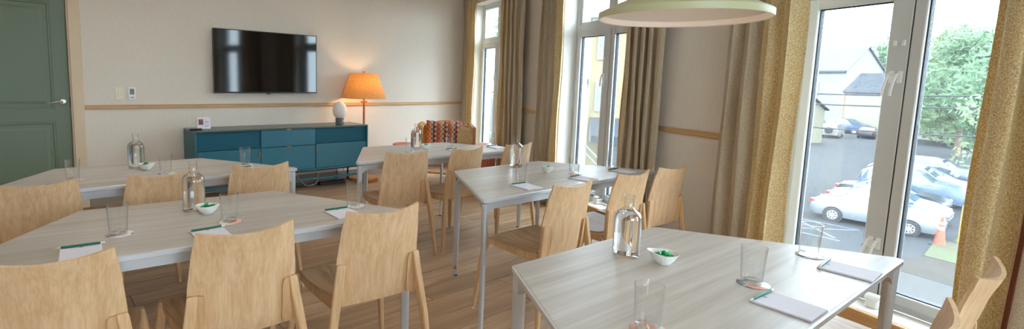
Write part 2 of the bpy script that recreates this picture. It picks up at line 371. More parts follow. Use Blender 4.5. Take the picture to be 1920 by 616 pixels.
for c, k in WINS:
    w = thing('window_%d' % k, WDESC[k], None, (0, 0, 0), 0, kind='structure'); w.matrix_world = MWn
    F0, F1 = .17, .245
    fr = MB(); fw = .05
    A, B = c - HW, c + HW
    fr.cbox(F0, F1, A, A + fw, ZS, ZH, .004).cbox(F0, F1, B - fw, B, ZS, ZH, .004).cbox(F0, F1, A + fw, B - fw, ZS, ZS + fw - .01, .004).cbox(F0, F1, A + fw, B - fw, ZH - fw, ZH, .004)
    ZT0, ZT1 = 1.905, 1.975
    fr.cbox(F0, F1, A + fw, B - fw, ZT0, ZT1, .004)
    fr.cbox(F0 + .005, F1, c - .035, c + .035, ZT1, ZH - fw, .004)
    obj('frame', fr, mat['pvc'], w)
    # upper lights
    for s0, s1 in ((A + fw, c - .035), (c + .035, B - fw)):
        up = MB(); z0, z1 = ZT1, ZH - fw; q = .028
        up.cbox(F0 + .01, F1 - .01, s0, s0 + q, z0, z1, .003).cbox(F0 + .01, F1 - .01, s1 - q, s1, z0, z1, .003).cbox(F0 + .01, F1 - .01, s0 + q, s1 - q, z0, z0 + q, .003).cbox(F0 + .01, F1 - .01, s0 + q, s1 - q, z1 - q, z1, .003)
        so = obj('upper_light', up, mat['pvc'], w)
        obj('pane', MB().box(F0 + .035, F0 + .041, s0 + q - .004, s1 - q + .004, z0 + q - .004, z1 - q + .004), mat['pane'], so)
    # two tall sashes, the one on the far side carries the wide meeting stile
    zb, zt = ZS + fw - .01, ZT0
    for side, s0, s1 in ((1, c - .028, B - fw), (-1, A + fw, c - .032)):
        q = .06; q0 = .10 if side == 1 else .055; q1 = .055
        lo, hi = (q0, q1) if side == 1 else (q1, q0)
        x0, x1 = F0 - .018, F1 - .025
        sa = MB(); sa.cbox(x0, x1, s0, s0 + lo, zb, zt, .005).cbox(x0, x1, s1 - hi, s1, zb, zt, .005).cbox(x0, x1, s0 + lo, s1 - hi, zb, zb + .055, .005).cbox(x0, x1, s0 + lo, s1 - hi, zt - q, zt, .005)
        so = obj('sash', sa, mat['pvc'], w)
        gz = MB(); a0, a1, b0, b1 = s0 + lo, s1 - hi, zb + .055, zt - q; g = .006; xx = x0 + .02
        gz.box(xx, xx + .03, a0, a0 + g, b0, b1).box(xx, xx + .03, a1 - g, a1, b0, b1).box(xx, xx + .03, a0 + g, a1 - g, b0, b0 + g).box(xx, xx + .03, a0 + g, a1 - g, b1 - g, b1)
        obj('gasket', gz, mat['gasket'], so)
        obj('pane', MB().box(xx + .012, xx + .018, a0 + g, a1 - g, b0 + g, b1 - g), mat['pane'], so)
        if side == 1:
            for hz in (1.43, .50):
                for yy in (c + .032, c - .006): lever(so, yy, hz, x0)
            for yy in (c + .034, c - .006): obj('catch', MB().cbox(x0 - .012, x0, yy - .008, yy + .008, 1.60, 1.63, .003).lathe([(.005, 0), (.005, .004)], 10, Matrix.Translation((x0 - .016, yy, 1.607)) @ Matrix.Rotation(pi / 2, 4, 'Y')), mat['white'], so)
    obj('gap_seal', MB().box(F0 - .014, F0 + .03, c - .0325, c - .0275, zb, zt), mat['gasket'], w)
    sill = MB().cbox(-.005, F0, A, B, ZS - .03, ZS, .004)
    obj('sill', sill, mat['reveal'], w)
    obj('sill_board', MB().cbox(-.03, .0, A - .02, B + .02, 0, ZS - .004, .005), mat['sillwood'], w)
    rv = MB().box(.001, F0 + .04, A - .001, A + .004, ZS, ZH).box(.001, F0 + .04, B - .004, B + .001, ZS, ZH).box(.001, F0 + .04, A, B, ZH - .004, ZH + .001)
    obj('reveal', rv, mat['reveal'], w)
    if k in (2, 3):
        for yy in ((c - .05,) if k == 3 else (c + .10, c - .05)):
            bk = thing('window_restrictor', ('white plastic block on the sill of the nearest window' if k == 3 else 'white plastic block on the middle window sill, %s one' % ('farther' if yy > c else 'nearer')), 'fitting')
            bk.matrix_world = MWn @ Matrix.Translation((.10, yy, ZS))
            obj('body', MB().cbox(-.035, .035, -.03, .03, 0, .05, .006), mat['white'], bk)
            cp = MB(); cp.grid(lambda u, v: Vector((-.04 + .08 * u, -.035 + .07 * v, .05 + .025 * math.sin(pi * u) ** .6)), 8, 1); cp.box(-.04, .04, -.035, .035, .047, .053)
            obj('cap', cp, mat['white'], bk, True)

# left and near walls
def wall_between(name, a, b, label, hole=None):
    d = (b - a); L = d.length; M = Matrix.Translation((a.x, a.y, 0)) @ Matrix.Rotation(math.atan2(d.y, d.x), 4, 'Z')
    mb = MB()
    if hole:
        h0, h1, z0, z1 = hole
        mb.box(0, h0, 0, .2, 0, H).box(h1, L, 0, .2, 0, H).box(h0, h1, 0, .2, 0, z0).box(h0, h1, 0, .2, z1, H)
    else: mb.box(-.1, L + .1, 0, .2, 0, H)
    tag(placed(obj(name, mb, mat['wall']), M), label, kind='structure')
wall_between('wall_left', C3, C2, 'cream side wall on the left of the room')
wall_between('wall_near', C4, C3, 'cream wall behind the camera', (1.0, 3.0, .9, 2.2))
wn_ = thing('window_5', 'added wide white window behind the camera, letting in fill light', None, (C4.x, C4.y, 0), math.atan2((C3 - C4).y, (C3 - C4).x), kind='structure')  # unseen window added so daylight reaches the chair backs
f5 = MB().cbox(1.0, 1.06, .08, .15, .9, 2.2, .004).cbox(2.94, 3.0, .08, .15, .9, 2.2, .004).cbox(1.06, 2.94, .08, .15, .9, .96, .004).cbox(1.06, 2.94, .08, .15, 2.14, 2.2, .004).cbox(1.97, 2.03, .08, .15, .96, 2.14, .004)
obj('frame', f5, mat['pvc'], wn_)
for a, b_ in ((1.06, 1.97), (2.03, 2.94)): obj('pane', MB().box(a, b_, .11, .116, .96, 2.14), mat['pane'], wn_)

# ceiling lamps out of view, added to fill the room with light
def fill_ceiling_lamp(x, y, where):
    t = thing('fill_ceiling_lamp', 'added unseen white ceiling fill lamp ' + where, 'ceiling lamp', (x, y, H), 0, 'added ceiling fill lamps')
    obj('rim', MB().lathe([(.30, 0), (.30, -.03), (.27, -.03), (.27, 0)], 32, close=True), mat['pendin'], t)
    ld = bpy.data.lights.new('ceiling_fill_area', 'AREA'); ld.shape = 'DISK'; ld.size = .52; ld.energy = CEIL_W; ld.color = (1, .95, .88)
    lo = bpy.data.objects.new('fill_area_light', ld); COL.objects.link(lo); lo.parent = t; lo.location = (0, 0, -.035)
for x, y, d in ((-1.3, 3.4, 'above the back left table'), (-.4, 4.4, 'near the green door'), (.2, 2.2, 'above the front left table'), (.9, 4.4, 'above the sideboard end of the room'), (-.6, .4, 'near the camera on the left'), (.6, -1.2, 'behind the camera')):
    fill_ceiling_lamp(x, y, d)
# ------------------------------------------------------------------ tables
TLn, TSh, TDp, TH_ = 1.741, .870, .7535, .74
def rounded(poly, r, k=5):
    out = []; n = len(poly)
    for i in range(n):
        p = Vector(poly[i]); a = (Vector(poly[i - 1]) - p).normalized(); b = (Vector(poly[(i + 1) % n]) - p).normalized()
        ang = a.angle(b); d = r / math.tan(ang / 2); p0, p1 = p + a * d, p + b * d; bis = (a + b).normalized(); c = p + bis * (r / math.sin(ang / 2))
        a0 = math.atan2(p0.y - c.y, p0.x - c.x); a1 = math.atan2(p1.y - c.y, p1.x - c.x); da = (a1 - a0 + pi) % (2 * pi) - pi
        for j in range(k + 1): q = a0 + da * j / k; out.append((c.x + r * math.cos(q), c.y + r * math.sin(q)))
    return out
TCOR = [(-TSh / 2, TDp / 2), (-TLn / 2, -TDp / 2), (TLn / 2, -TDp / 2), (TSh / 2, TDp / 2)]     # A D C B, counter-clockwise
def inset(poly, d):
    out = []; n = len(poly)
    for i in range(n):
        p = Vector(poly[i]); a = (Vector(poly[i - 1]) - p).normalized(); b = (Vector(poly[(i + 1) % n]) - p).normalized(); out.append(tuple(p + (a + b).normalized() * (d / math.sin(a.angle(b) / 2))))
    return out
def make_table():
    t = thing('trapezoid_table', '', 'table')
    P0 = rounded(TCOR, .022); P1 = rounded(inset(TCOR, .006), .018); P2 = rounded(inset(TCOR, .010), .016)
    ring = lambda poly, z: [Vector((x, y, z)) for x, y in poly]
    top = MB().loft([ring(P1, TH_ - .018), ring(P1, TH_ - .0005), ring(P2, TH_)]); obj('table_top', top, mat['table'], t)
    e = MB(); R_ = [ring(P1, TH_ - .0015), ring(P0, TH_ - .004), ring(P0, TH_ - .019), ring(P1, TH_ - .022), ring(rounded(inset(TCOR, .02), .014), TH_ - .022), ring(rounded(inset(TCOR, .02), .014), TH_ - .017)]
    e.loft(R_, cap=False); obj('edge_band', e, mat['alu_edge'], t)
    I0, I1 = inset(TCOR, .045), inset(TCOR, .062)
    ap = MB(); ap.loft([ring(I0, TH_ - .017), ring(I0, TH_ - .07), ring(I1, TH_ - .07), ring(I1, TH_ - .017)], cap=False); obj('apron', ap, mat['alu'], t)
    IL = inset(TCOR, .03)
    for i in range(4):
        p = Vector(IL[i]); a = (Vector(TCOR[i - 1]) - Vector(TCOR[i])).normalized(); b = (Vector(TCOR[(i + 1) % 4]) - Vector(TCOR[i])).normalized(); bis = (a + b).normalized(); pp = Vector((-bis.y, bis.x))
        lg = MB(); rings = []
        for z, lw, sw in ((.006, .034, .020), (.35, .040, .023), (.66, .044, .026), (TH_ - .026, .046, .028)):
            rr = []
            for sx, sy in ((-1, -1), (1, -1), (1, 1), (-1, 1)):
                for q in range(3):
                    ang = math.atan2(sy, sx) + (q - 1) * .5; cx, cy = sx * (lw / 2 - .007), sy * (sw / 2 - .007)
                    v2 = p + bis * (cx + .007 * math.cos(ang) + lw / 2 - .025) + pp * (cy + .007 * math.sin(ang)); rr.append(Vector((v2.x, v2.y, z)))
            rings.append(rr)
        lg.loft(rings)
        for d, o in ((a, b), (b, a)):     # curved bracket arms under the rim
            nrm = (o - d * o.dot(d)).normalized(); rs = []
            for u in (0, .03, .06, .10, .15, .2):
                hgt = .014 + .065 * math.exp(-u / .045); c = p + d * u
                rs.append([Vector((*(c + nrm * s), zz)) for s, zz in ((-.011, TH_ - .026 - hgt), (.011, TH_ - .026 - hgt), (.011, TH_ - .026), (-.011, TH_ - .026))])
            lg.loft(rs)
        o = obj('leg', lg, mat['alu'], t, True, 40)
        o['corner'] = i
        obj('glide', MB().lathe([(.013, 0), (.013, .008)], 14, Matrix.Translation((p.x, p.y, 0))), mat['black'], o)
    return t
TAB = {1: (-.52145, 3.5909, .30941), 2: (-.13279, 2.35883, .22833), 3: (1.58998, 4.16677, .22511), 4: (1.92508, 2.89193, .27662), 5: (1.37951, 1.17887, .25251)}
TNAME = {1: 'back left table', 2: 'front left table', 3: 'far table', 4: 'middle right table', 5: 'front right table'}
TLAB = {1: 'pale wood trapezoid table at the back left near the green door', 2: 'pale wood trapezoid table at the front left', 3: 'pale wood trapezoid table farthest away, before the rattan armchair', 4: 'pale wood trapezoid table in the middle on the right', 5: 'pale wood trapezoid table at the front right by the window'}
tproto = make_table()
tables = {}
for i in range(1, 6):
    o = tproto if i == 1 else copy_tree(tproto)
    x, y, a = TAB[i]; o.location = (x, y, 0); o.rotation_euler.z = a; tag(o, TLAB[i], 'table', 'trapezoid meeting tables'); tables[i] = o
# two brown plugs on the leg that faces the camera at the middle right table
for l in tables[4].children:
    if l.name.startswith('leg') and l.get('corner') == 0:
        p = Vector(inset(TCOR, .03)[0]); bis = Vector((.5, -.866)); pp = Vector((.866, .5))
        for z in (.06, .685):
            M = Matrix.Translation((*(p + bis * -.002 - pp * .0125), z)) @ Matrix.Rotation(math.atan2(bis.y, bis.x), 4, 'Z')
            obj('wood_plug', MB().cbox(-.011, .011, -.003, .003, -.011, .011, .001, M), mat['leather'], l)

# ------------------------------------------------------------------ chairs
def lerp(a, b, t): return a + (b - a) * t
def interp(tab, x):
    for (x0, *a), (x1, *b) in zip(tab, tab[1:]):
        if x <= x1: t = 0 if x <= x0 else (x - x0) / (x1 - x0); t = t * t * (3 - 2 * t) * .35 + t * .65; return [lerp(p, q, t) for p, q in zip(a, b)]
    return list(tab[-1][1:])
# z, half width, y at the edge, sagitta (how far the middle bulges backwards)
BACK = [(.412, .180, .060, .010), (.45, .184, .055, .018), (.52, .189, .050, .024), (.603, .190, .047, .028), (.72, .181, .026, .032), (.829, .166, 0, .036)]
def back_fn(u, v):
    z = .412 + .417 * v; w, ye, sg = interp(BACK, z); s = 2 * u - 1
    rnd = 0
    return Vector((s * w, ye - sg * (1 - s * s), z - .019 * (1 - s * s) * v ** 5))
def make_chair():
    t = thing('oak_chair', '', 'chair')
    obj('backrest', MB().shell(back_fn, 18, 14, .011), mat['oak_back'], t, True, 50)
    def seat_fn(u, v):
        s = 2 * u - 1; y = .062 + .390 * v; w = .178 + .035 * min(1, v * 1.4)
        z = .447 - .020 * math.sin(pi * min(1, v * 1.05)) * (1 - s * s * .6) - .012 * max(0, (v - .9) / .1) ** 2
        if v < .12: y += .0; z -= .022 * (1 - v / .12) ** 1.5 * -0.6
        return Vector((s * w, y - (0 if v > .3 else .016 * (1 - s * s) * (1 - v / .3)), z))
    obj('seat', MB().shell(seat_fn, 14, 16, .012), mat['oak_seat'], t, True, 50)
    def bar(secs, name):
        mb = MB(); rings = []
        for sec in secs:
            x, y, z, hx, hy = sec[:5]; ro = sec[5] if len(sec) > 5 else 0; cs, sn = math.cos(ro), math.sin(ro); r = []; c = min(hx, hy) * .35
            for sx, sy in ((-1, -1), (1, -1), (1, 1), (-1, 1)):
                pr_ = ((sx * hx, sy * (hy - c)), (sx * (hx - c), sy * hy)) if sx * sy > 0 else ((sx * (hx - c), sy * hy), (sx * hx, sy * (hy - c)))
                r += [Vector((x + cs * u - sn * v, y + sn * u + cs * v, z)) for u, v in pr_]
            rings.append(r)
        mb.loft(rings); return mb
    for s in (-1, 1):
        # rear leg: rounded top lapping onto the shell, widening, then tapering to the floor
        lg = bar([(s * .2525, -.010, .008, .0095, .011, s * .2), (s * .236, .004, .16, .0135, .0145, s * .2), (s * .2195, .016, .31, .0165, .017, s * .22), (s * .198, .026, .45, .0185, .015, s * .25), (s * .1835, .029, .54, .0185, .0115, s * .27), (s * .177, .0295, .594, .018, .009, s * .28), (s * .1765, .030, .601, .015, .0065, s * .28)], 'leg')
        rl = obj('leg', lg, mat['oak_leg'], t, True, 40)
        obj('glide', MB().lathe([(.008, 0), (.008, .009)], 12, Matrix.Translation((s * .253, -.011, 0))), mat['white'], rl)
        # rounded ear between leg and shell
        ea = MB(); n = 16; rg = [[], []]
        for k in range(n):
            a = 2 * pi * k / n; cz = .508; hz = .092; ex = .45
            dz = hz * math.copysign(abs(math.sin(a)) ** ex, math.sin(a)); dx = .023 * math.copysign(abs(math.cos(a)) ** ex, math.cos(a))
            z = cz + dz; xx = s * (lerp(.157, .157, 0) + dx)
            for q, off in ((0, -.003), (1, -.019)):
                w, ye, sg = interp(BACK, max(.42, z)); rr = min(1, abs(xx) / w); rg[q].append(Vector((xx, ye - sg * (1 - rr * rr) + off + .002, z)))
        ea.loft(rg); obj('lap_joint', ea, mat['oak_leg'], t, True, 50)
        fl_ = bar([(s * .259, .480, .008, .0095, .011), (s * .243, .466, .16, .0135, .0145), (s * .226, .452, .31, .016, .018), (s * .212, .440, .42, .017, .020), (s * .209, .436, .442, .012, .014)], 'leg')
        f_ = obj('leg', fl_, mat['oak_leg'], t, True, 40)
        obj('glide', MB().lathe([(.008, 0), (.008, .009)], 12, Matrix.Translation((s * .26, .481, 0))), mat['white'], f_)
        rl_ = MB(); rings = []
        for v in range(9):
            q = v / 8; y = lerp(.062, .44, q); x = s * lerp(.186, .202, min(1, q * 1.4)); zt = .440 - .012 * math.sin(pi * q) * .6; h = lerp(.040, .022, q)
            rings.append([Vector((x - .011, y, zt - h)), Vector((x + .011, y, zt - h)), Vector((x + .011, y, zt)), Vector((x - .011, y, zt))])
        rl_.loft(rings); obj('side_rail', rl_, mat['oak_leg'], t)
    return t
CH = [(1, 'leftmost', -.88, 2.906, .299), (1, 'middle', -.355, 3.04, .47), (1, 'rightmost', .153, 3.197, .249),
      (2, 'leftmost', -.506, 1.725, .12), (2, 'middle', .038, 1.857, .261), (2, 'rightmost', .574, 1.985, .217),
      (3, 'leftmost', 1.193, 3.521, .097), (3, 'middle', 1.746, 3.638, .319), (3, 'rightmost', 2.297, 3.774, .323),
      (4, 'leftmost', 1.701, 2.217, .281), (4, 'middle', 2.278, 2.388, .259), (4, 'rightmost', 2.722, 2.503, .214),
      (5, 'nearer', 1.552, .623, .25), (5, 'farther', 2.14, .756, .248)]
cproto = make_chair()
for i, (ti, w, x, y, a) in enumerate(CH):
    o = cproto if i == 0 else copy_tree(cproto)
    o.location = (x, y, 0); o.rotation_euler.z = a
    tag(o, 'curved oak veneer chair at the %s, %s of its %s' % (TNAME[ti], w, 'two visible chairs' if ti == 5 else 'three'), 'chair', 'oak chairs at the tables')

# ------------------------------------------------------------------ table ware
def make_glass():
    t = thing('drinking_glass', '', 'glass')
    out = [(.0285, 0), (.030, .002), (.0315, .02), (.0375, .118)]; inn = [(.0363, .118), (.0302, .022), (.026, .016), (.0, .016)]
    obj('tumbler_wall', MB().lathe([(.0302, .012)] + out[2:] + inn[:2], 40, close=True), mat['glass'], t, True, 60)
    obj('thick_base', MB().lathe([(0, 0), (.0285, 0), (.0300, .002), (.0302, .0115), (.0, .0145)], 40), mat['glass'], t, True, 50)
    return t
def make_bottle():
    t = thing('water_bottle', '', 'bottle')
    prof = [(.0, .0), (.044, .0), (.047, .003), (.0475, .012), (.0475, .135), (.046, .148), (.040, .160), (.029, .169), (.0195, .175), (.0165, .182), (.0165, .210), (.0195, .212), (.0195, .220), (.018, .221)]
    ins = [(.0150, .221), (.0145, .182), (.0175, .1745), (.028, .166), (.038, .157), (.0440, .146), (.0455, .135), (.0455, .014), (.043, .010), (0, .010)]
    obj('bottle_glass', MB().lathe(prof + ins, 48), mat['glass'], t, True, 50)
    obj('water', MB().lathe([(0, .011), (.042, .011), (.0447, .016), (.0447, .135), (.0432, .146), (.037, .1565), (.030, .1625), (0, .1625)], 48), mat['water'], t, True, 50)
    return t
def make_bowl():
    t = thing('snack_bowl', '', 'bowl')
    n = 40; mb = MB(); rings = []
    def ring(r, z, tip):
        return [Vector((r * math.cos(a) * (1 + tip * max(0, math.cos(a)) ** 5), r * math.sin(a) * .92, z + (.009 * max(0, math.cos(a)) ** 3 if z > .02 else 0) * tip / .2)) for a in (2 * pi * k / n for k in range(n))]
    for r, z, tp in ((.0, 0, 0), (.020, 0, 0), (.023, .003, .02), (.036, .018, .08), (.049, .040, .2), (.0475, .0405, .2), (.034, .019, .08), (.02, .008, .02), (0, .006, 0)): rings.append(ring(max(r, 1e-5), z, tp))
    mb.loft(rings, cap=False); obj('bowl_body', mb, mat['ceramic'], t, True, 60)
    return t
def make_pencil():
    t = thing('green_pencil', '', 'pencil'); r = .0042
    hexa = lambda x, k: [Vector((x, k * math.cos(a), r + k * math.sin(a))) for a in (pi / 6 + pi / 3 * i for i in range(6))]
    obj('shaft', MB().loft([hexa(-.058, r), hexa(.056, r)]), mat['green'], t)
    obj('tip', MB().loft([hexa(-.058, r * .99), hexa(-.072, r * .35), hexa(-.076, .0003)]), mat['pale'], t)
    obj('eraser', MB().loft([hexa(.056, r * .96), hexa(.070, r * .96)]), mat['eraser'], t)
    le = MB()
    for k, w in enumerate((.004, .003, .005, .003, .004, .006)): le.box(-.035 + k * .007, -.035 + k * .007 + w, -.0012, .0012, 2 * r * .93, 2 * r * .945)
    obj('lettering', le, mat['gold'], t)
    return t
def make_pad():
    t = thing('notepad', '', 'notepad')
    obj('sheets', MB().box(-.06, .06, -.15, 0, .0015, .0065), mat['paper'], t)
    obj('backing_card', MB().box(-.0605, .0605, -.1505, .0005, 0, .0015), mat['board'], t)
    em = MB()
    for k in range(5):
        a = 2 * pi * k / 5; em.lathe([(.0026, .0066), (.0026, .0068)], 8, Matrix.Translation((.0 + .004 * math.cos(a), -.014 + .004 * math.sin(a), 0)))
    obj('emblem', em, mat['emblem'], t)
    return t
def make_coaster():
    return None
gl_p, bo_p, bw_p, pc_p, pd_p = make_glass(), make_bottle(), make_bowl(), make_pencil(), make_pad()
co_me = MB().lathe([(0, 0), (.0455, 0), (.047, .001), (.0455, .002), (0, .002)], 36).mesh('coaster', True); co_me.materials.append(mat['coaster'])
mint_me = MB().cbox(-.011, .011, -.008, .008, -.004, .004, .0025).box(-.016, -.0105, -.006, .006, -.001, .001).box(.0105, .016, -.006, .006, -.001, .001).mesh('wrapped_mint'); mint_me.materials.append(mat['mint'])
first = {}
def put(proto, x, y, z, rz, label, group, cat=None):
    if proto.name not in first: first[proto.name] = 1; o = proto
    else: o = copy_tree(proto)
    o.location = (x, y, z); o.rotation_euler.z = rz; tag(o, label, cat, group); return o
Z = TH_ + .0002
GL = {2: [(-.413, 2.198), (-.021, 2.255), (.533, 2.366)], 1: [(-.841, 3.374), (-.388, 3.476), (.076, 3.708)], 3: [(1.398, 4.063), (1.831, 4.216), (2.33, 4.35)], 4: [(1.631, 2.634), (2.153, 2.808), (2.605, 2.957)], 5: [(.961, .926), (1.512, 1.052), (1.982, 1.173)]}
BO = {1: (-.584, 3.739), 2: (-.17, 2.50), 3: (1.531, 4.277), 4: (1.913, 3.173), 5: (1.318, 1.394)}
BW = {1: (-.516, 3.642, -.3), 2: (-.112, 2.412, -.2), 3: (1.60, 4.20, .1), 4: (2.005, 2.907, -2.4), 5: (1.38, 1.278, 2.6)}
# notepad: middle of its top edge, and turn
PD = {2: [(-.50, 2.058, .22), (-.105, 2.146, .28), (.437, 2.311, .28)], 1: [(-.87, 3.235, .3), (.055, 3.555, .36)], 3: [(1.80, 4.10, .24), (2.27, 4.23, .24)], 4: [(1.585, 2.598, .22), (2.077, 2.712, .30), (2.54, 2.87, .3)], 5: [(1.436, .970, .24), (1.925, 1.088, .26)]}
ORD = ('leftmost', 'middle', 'rightmost')
for i in (1, 2, 3, 4, 5):
    for j, (x, y) in enumerate(GL[i]):
        c = obj('coaster', co_me, None); c.location = (x + .004, y - .004, Z); c.rotation_euler.z = j * 1.7 + i
        tag(c, 'round patterned coaster on the %s, %s of three' % (TNAME[i], ORD[j]), 'coaster', 'patterned coasters')
        put(gl_p, x, y, Z + .0022, j, 'clear empty drinking glass on the %s, %s of three' % (TNAME[i], ORD[j]), 'drinking glasses on the tables', 'glass')
    put(bo_p, *BO[i], Z, i, 'clear glass water bottle standing on the %s' % TNAME[i], 'water bottles on the tables', 'bottle')
    bx, by, ba = BW[i]
    put(bw_p, bx, by, Z, ba, 'small white pointed bowl of green mints on the %s' % TNAME[i], 'white mint bowls', 'bowl')
    for k in range(9):
        a = 2 * pi * k / 7 + i; rr = .021 if k < 7 else .004
        m_ = obj('wrapped_mint', mint_me, None); m_.location = (bx + rr * math.cos(a), by + rr * math.sin(a), Z + .031 + (.0 if k < 7 else .008 + .004 * (k - 7))); m_.rotation_euler = (random.uniform(-.35, .35), random.uniform(-.35, .35), random.uniform(0, 6))
        tag(m_, 'small green foil wrapped mint in the bowl on the %s' % TNAME[i], 'sweet', 'green mints on the %s' % TNAME[i])
    pw = {1: ('left', 'right'), 2: ORD, 3: ('left', 'right'), 4: ORD, 5: ('nearer', 'farther')}[i]
    for j, (x, y, a) in enumerate(PD[i]):
        put(pd_p, x, y, Z, a, 'white paper notepad on the %s, %s one' % (TNAME[i], pw[j]), 'notepads on the tables', 'notepad')
        q = a + (.05 if j % 2 else -.03)
        pc = put(pc_p, x + .012 * math.sin(a) * -1, y + .004, Z + .0067, q, 'green pencil across the %s notepad on the %s' % (pw[j], TNAME[i]), 'green pencils on the notepads', 'pencil')
        pc.location = (x - math.sin(a) * -.006, y + math.cos(a) * -.006, Z + .0067)
# ------------------------------------------------------------------ things along the far wall (local x along the wall, y towards it)
def tvthing(name, label, cat, t, n, z=0, rz=0, group=None):
    return thing(name, label, cat, tv(t, n, z), E_ + rz, group)
# sideboard
S0, S1, SN0, SN1, SZ0, SZ1 = 1.34, 3.40, 5.56, 6.02, .245, .765
sb = tvthing('sideboard', 'long teal sideboard on a thin metal base under the television', 'sideboard', 0, 0)
c = MB(); th = .018
c.cbox(S0, S0 + th, SN0, SN1, SZ0, SZ1 - th, .002).cbox(S1 - th, S1, SN0, SN1, SZ0, SZ1 - th, .002).cbox(S0, S1, SN0, SN1, SZ0, SZ0 + th, .002).box(S0 + th, S1 - th, SN1 - .01, SN1 - .002, SZ0, SZ1 - th)
A1, A2 = 2.02, 2.68
for a in (A1, A2): c.box(a - .006, a + .006, SN0 + .03, SN1 - .02, SZ0 + th, SZ1 - th)
obj('carcass', c, mat['teal'], sb)
obj('top_board', MB().cbox(S0, S1, SN0 - .001, SN1, SZ1 - th, SZ1, .003), mat['teal_top'], sb)
zi0, zi1 = SZ0 + th + .003, SZ1 - th - .003; zm = .552; yf = SN0 + .004
def front(name, a, b, z0, z1, m, rec=0, d=.018):
    return obj(name, MB().cbox(a, b, yf + rec, yf + rec + d, z0, z1, .0025), m, sb)
tab = lambda p, a, b, z0, z1: obj('pull_tab', MB().cbox(a, b, yf - .012, yf + .004, z0, z1, .002), mat['leather'], p)
front('cloth_panel', S0 + th + .003, A1 - .004, zm, zi1, mat['tealdark'], .016)
d = front('door', S0 + th + .003, A1 - .004, zi0, zm - .003, mat['teal']); tab(d, A1 - .022, A1 - .006, zm - .10, zm - .045)
d = front('drawer', A1 + .004, A2 - .004, zm + .003, zi1, mat['teal']); tab(d, 2.315, 2.375, zi1 - .004, zi1 + .008)
d = front('drawer', A1 + .004, A2 - .004, zi0, zm - .003, mat['teal']); tab(d, 2.315, 2.375, zm - .008, zm + .004)
front('cloth_panel', A2 + .004, S1 - th - .003, zm + .01, zi1, mat['tealdark'], .016)
d = front('door', A2 + .004, S1 - th - .003, zi0, zm + .007, mat['teal']); tab(d, A2 + .004, A2 + .02, zm - .085, zm - .03)
bs = MB()
for yy in (SN0 + .03, SN1 - .05): bs.tube([(S0 + .04, yy, SZ0 - .006), (S1 - .04, yy, SZ0 - .006)], .009, 8)
for xx in (S0 + .04, S1 - .04, (S0 + S1) / 2): bs.tube([(xx, SN0 + .03, SZ0 - .008), (xx, SN1 - .05, SZ0 - .008)], .009, 8)
obj('base_frame', bs, mat['black'], sb, True)
for yy in (SN0 + .03, SN1 - .05):
    for xx in (S0 + .06, (S0 + S1) / 2, S1 - .06):
        lg = obj('leg', MB().tube([(xx, yy, .006), (xx, yy, SZ0 - .004)], .011, 10), mat['black'], sb, True)
        obj('foot', MB().lathe([(.016, 0), (.016, .008)], 12, Matrix.Translation((xx, yy, 0))), mat['black'], lg)
obj('front_stretcher', MB().cbox(S0 + .05, S1 - .05, SN0 + .012, SN0 + .030, .128, .150, .003), mat['teal'], sb)
# cables under the sideboard
def cable(pts, m, label):
    P_ = [tv(*p) for p in pts]; out = []
    for i in range(len(P_) - 1):
        a, b_, c_, d_ = P_[max(0, i - 1)], P_[i], P_[i + 1], P_[min(len(P_) - 1, i + 2)]
        for k in range(6):
            t = k / 6; out.append(.5 * ((2 * b_) + (c_ - a) * t + (2 * a - 5 * b_ + 4 * c_ - d_) * t * t + (3 * b_ - a - 3 * c_ + d_) * t ** 3))
    out.append(P_[-1]); tag(obj('cable', MB().tube(out, .0045, 6), m, None, True), label, 'cable', 'cables under the sideboard')
cable([(2.55, 5.9, .236), (2.58, 5.85, .12), (2.66, 5.8, .02), (2.78, 5.78, .03), (2.84, 5.82, .14), (2.86, 5.9, .236)], mat['cable'], 'white cable hanging in a loop under the sideboard')
cable([(2.3, 5.9, .236), (2.36, 5.85, .08), (2.6, 5.8, .006), (2.9, 5.85, .006), (3.15, 5.95, .02), (3.2, 6.02, .2)], mat['blackplastic'], 'black cable sagging below the sideboard by the stretcher')
cable([(1.9, 5.9, .236), (2.1, 5.75, .03), (2.3, 5.7, .006), (2.7, 5.9, .006), (3.1, 5.9, .03), (3.3, 6.0, .15)], mat['blackplastic'], 'long black cable lying on the floor under the sideboard')
ps = tvthing('power_strip', 'black power strip on the floor under the sideboard', 'power strip', 3.0, 5.775)
obj('housing', MB().cbox(-.18, .18, -.03, .03, 0, .045, .006), mat['blackplastic'], ps)
for k in range(5): obj('socket', MB().lathe([(.016, .0451), (.016, .0465), (.012, .0465), (.012, .0451)], 14, Matrix.Translation((-.13 + k * .065, 0, 0)), close=True), mat['black'], ps)
# television
TVL, TVR, TVB, TVT, TVN = 1.655, 2.889, 1.146, 1.862, 5.97
t_ = tvthing('television', 'large flat black television mounted on the wall', 'television', 0, 0)
obj('housing', MB().cbox(TVL, TVR, TVN, TVN + .03, TVB, TVT, .004).cbox(TVL + .2, TVR - .2, TVN + .03, TVN + .05, TVB + .05, TVT - .15, .004), mat['blackplastic'], t_)
obj('screen', MB().box(TVL + .009, TVR - .009, TVN - .0012, TVN + .004, TVB + .016, TVT - .009), mat['screen'], t_)
bz = MB().box(TVL, TVR, TVN - .003, TVN, TVB, TVB + .014).box(TVL, TVR, TVN - .003, TVN, TVT - .008, TVT).box(TVL, TVL + .008, TVN - .003, TVN, TVB + .014, TVT - .008).box(TVR - .008, TVR, TVN - .003, TVN, TVB + .014, TVT - .008)
obj('bezel', bz, mat['blackplastic'], t_)
lo = obj('badge', MB().cbox(2.25, 2.29, TVN - .005, TVN + .01, TVB - .014, TVB + .002, .003), mat['blackplastic'], t_)
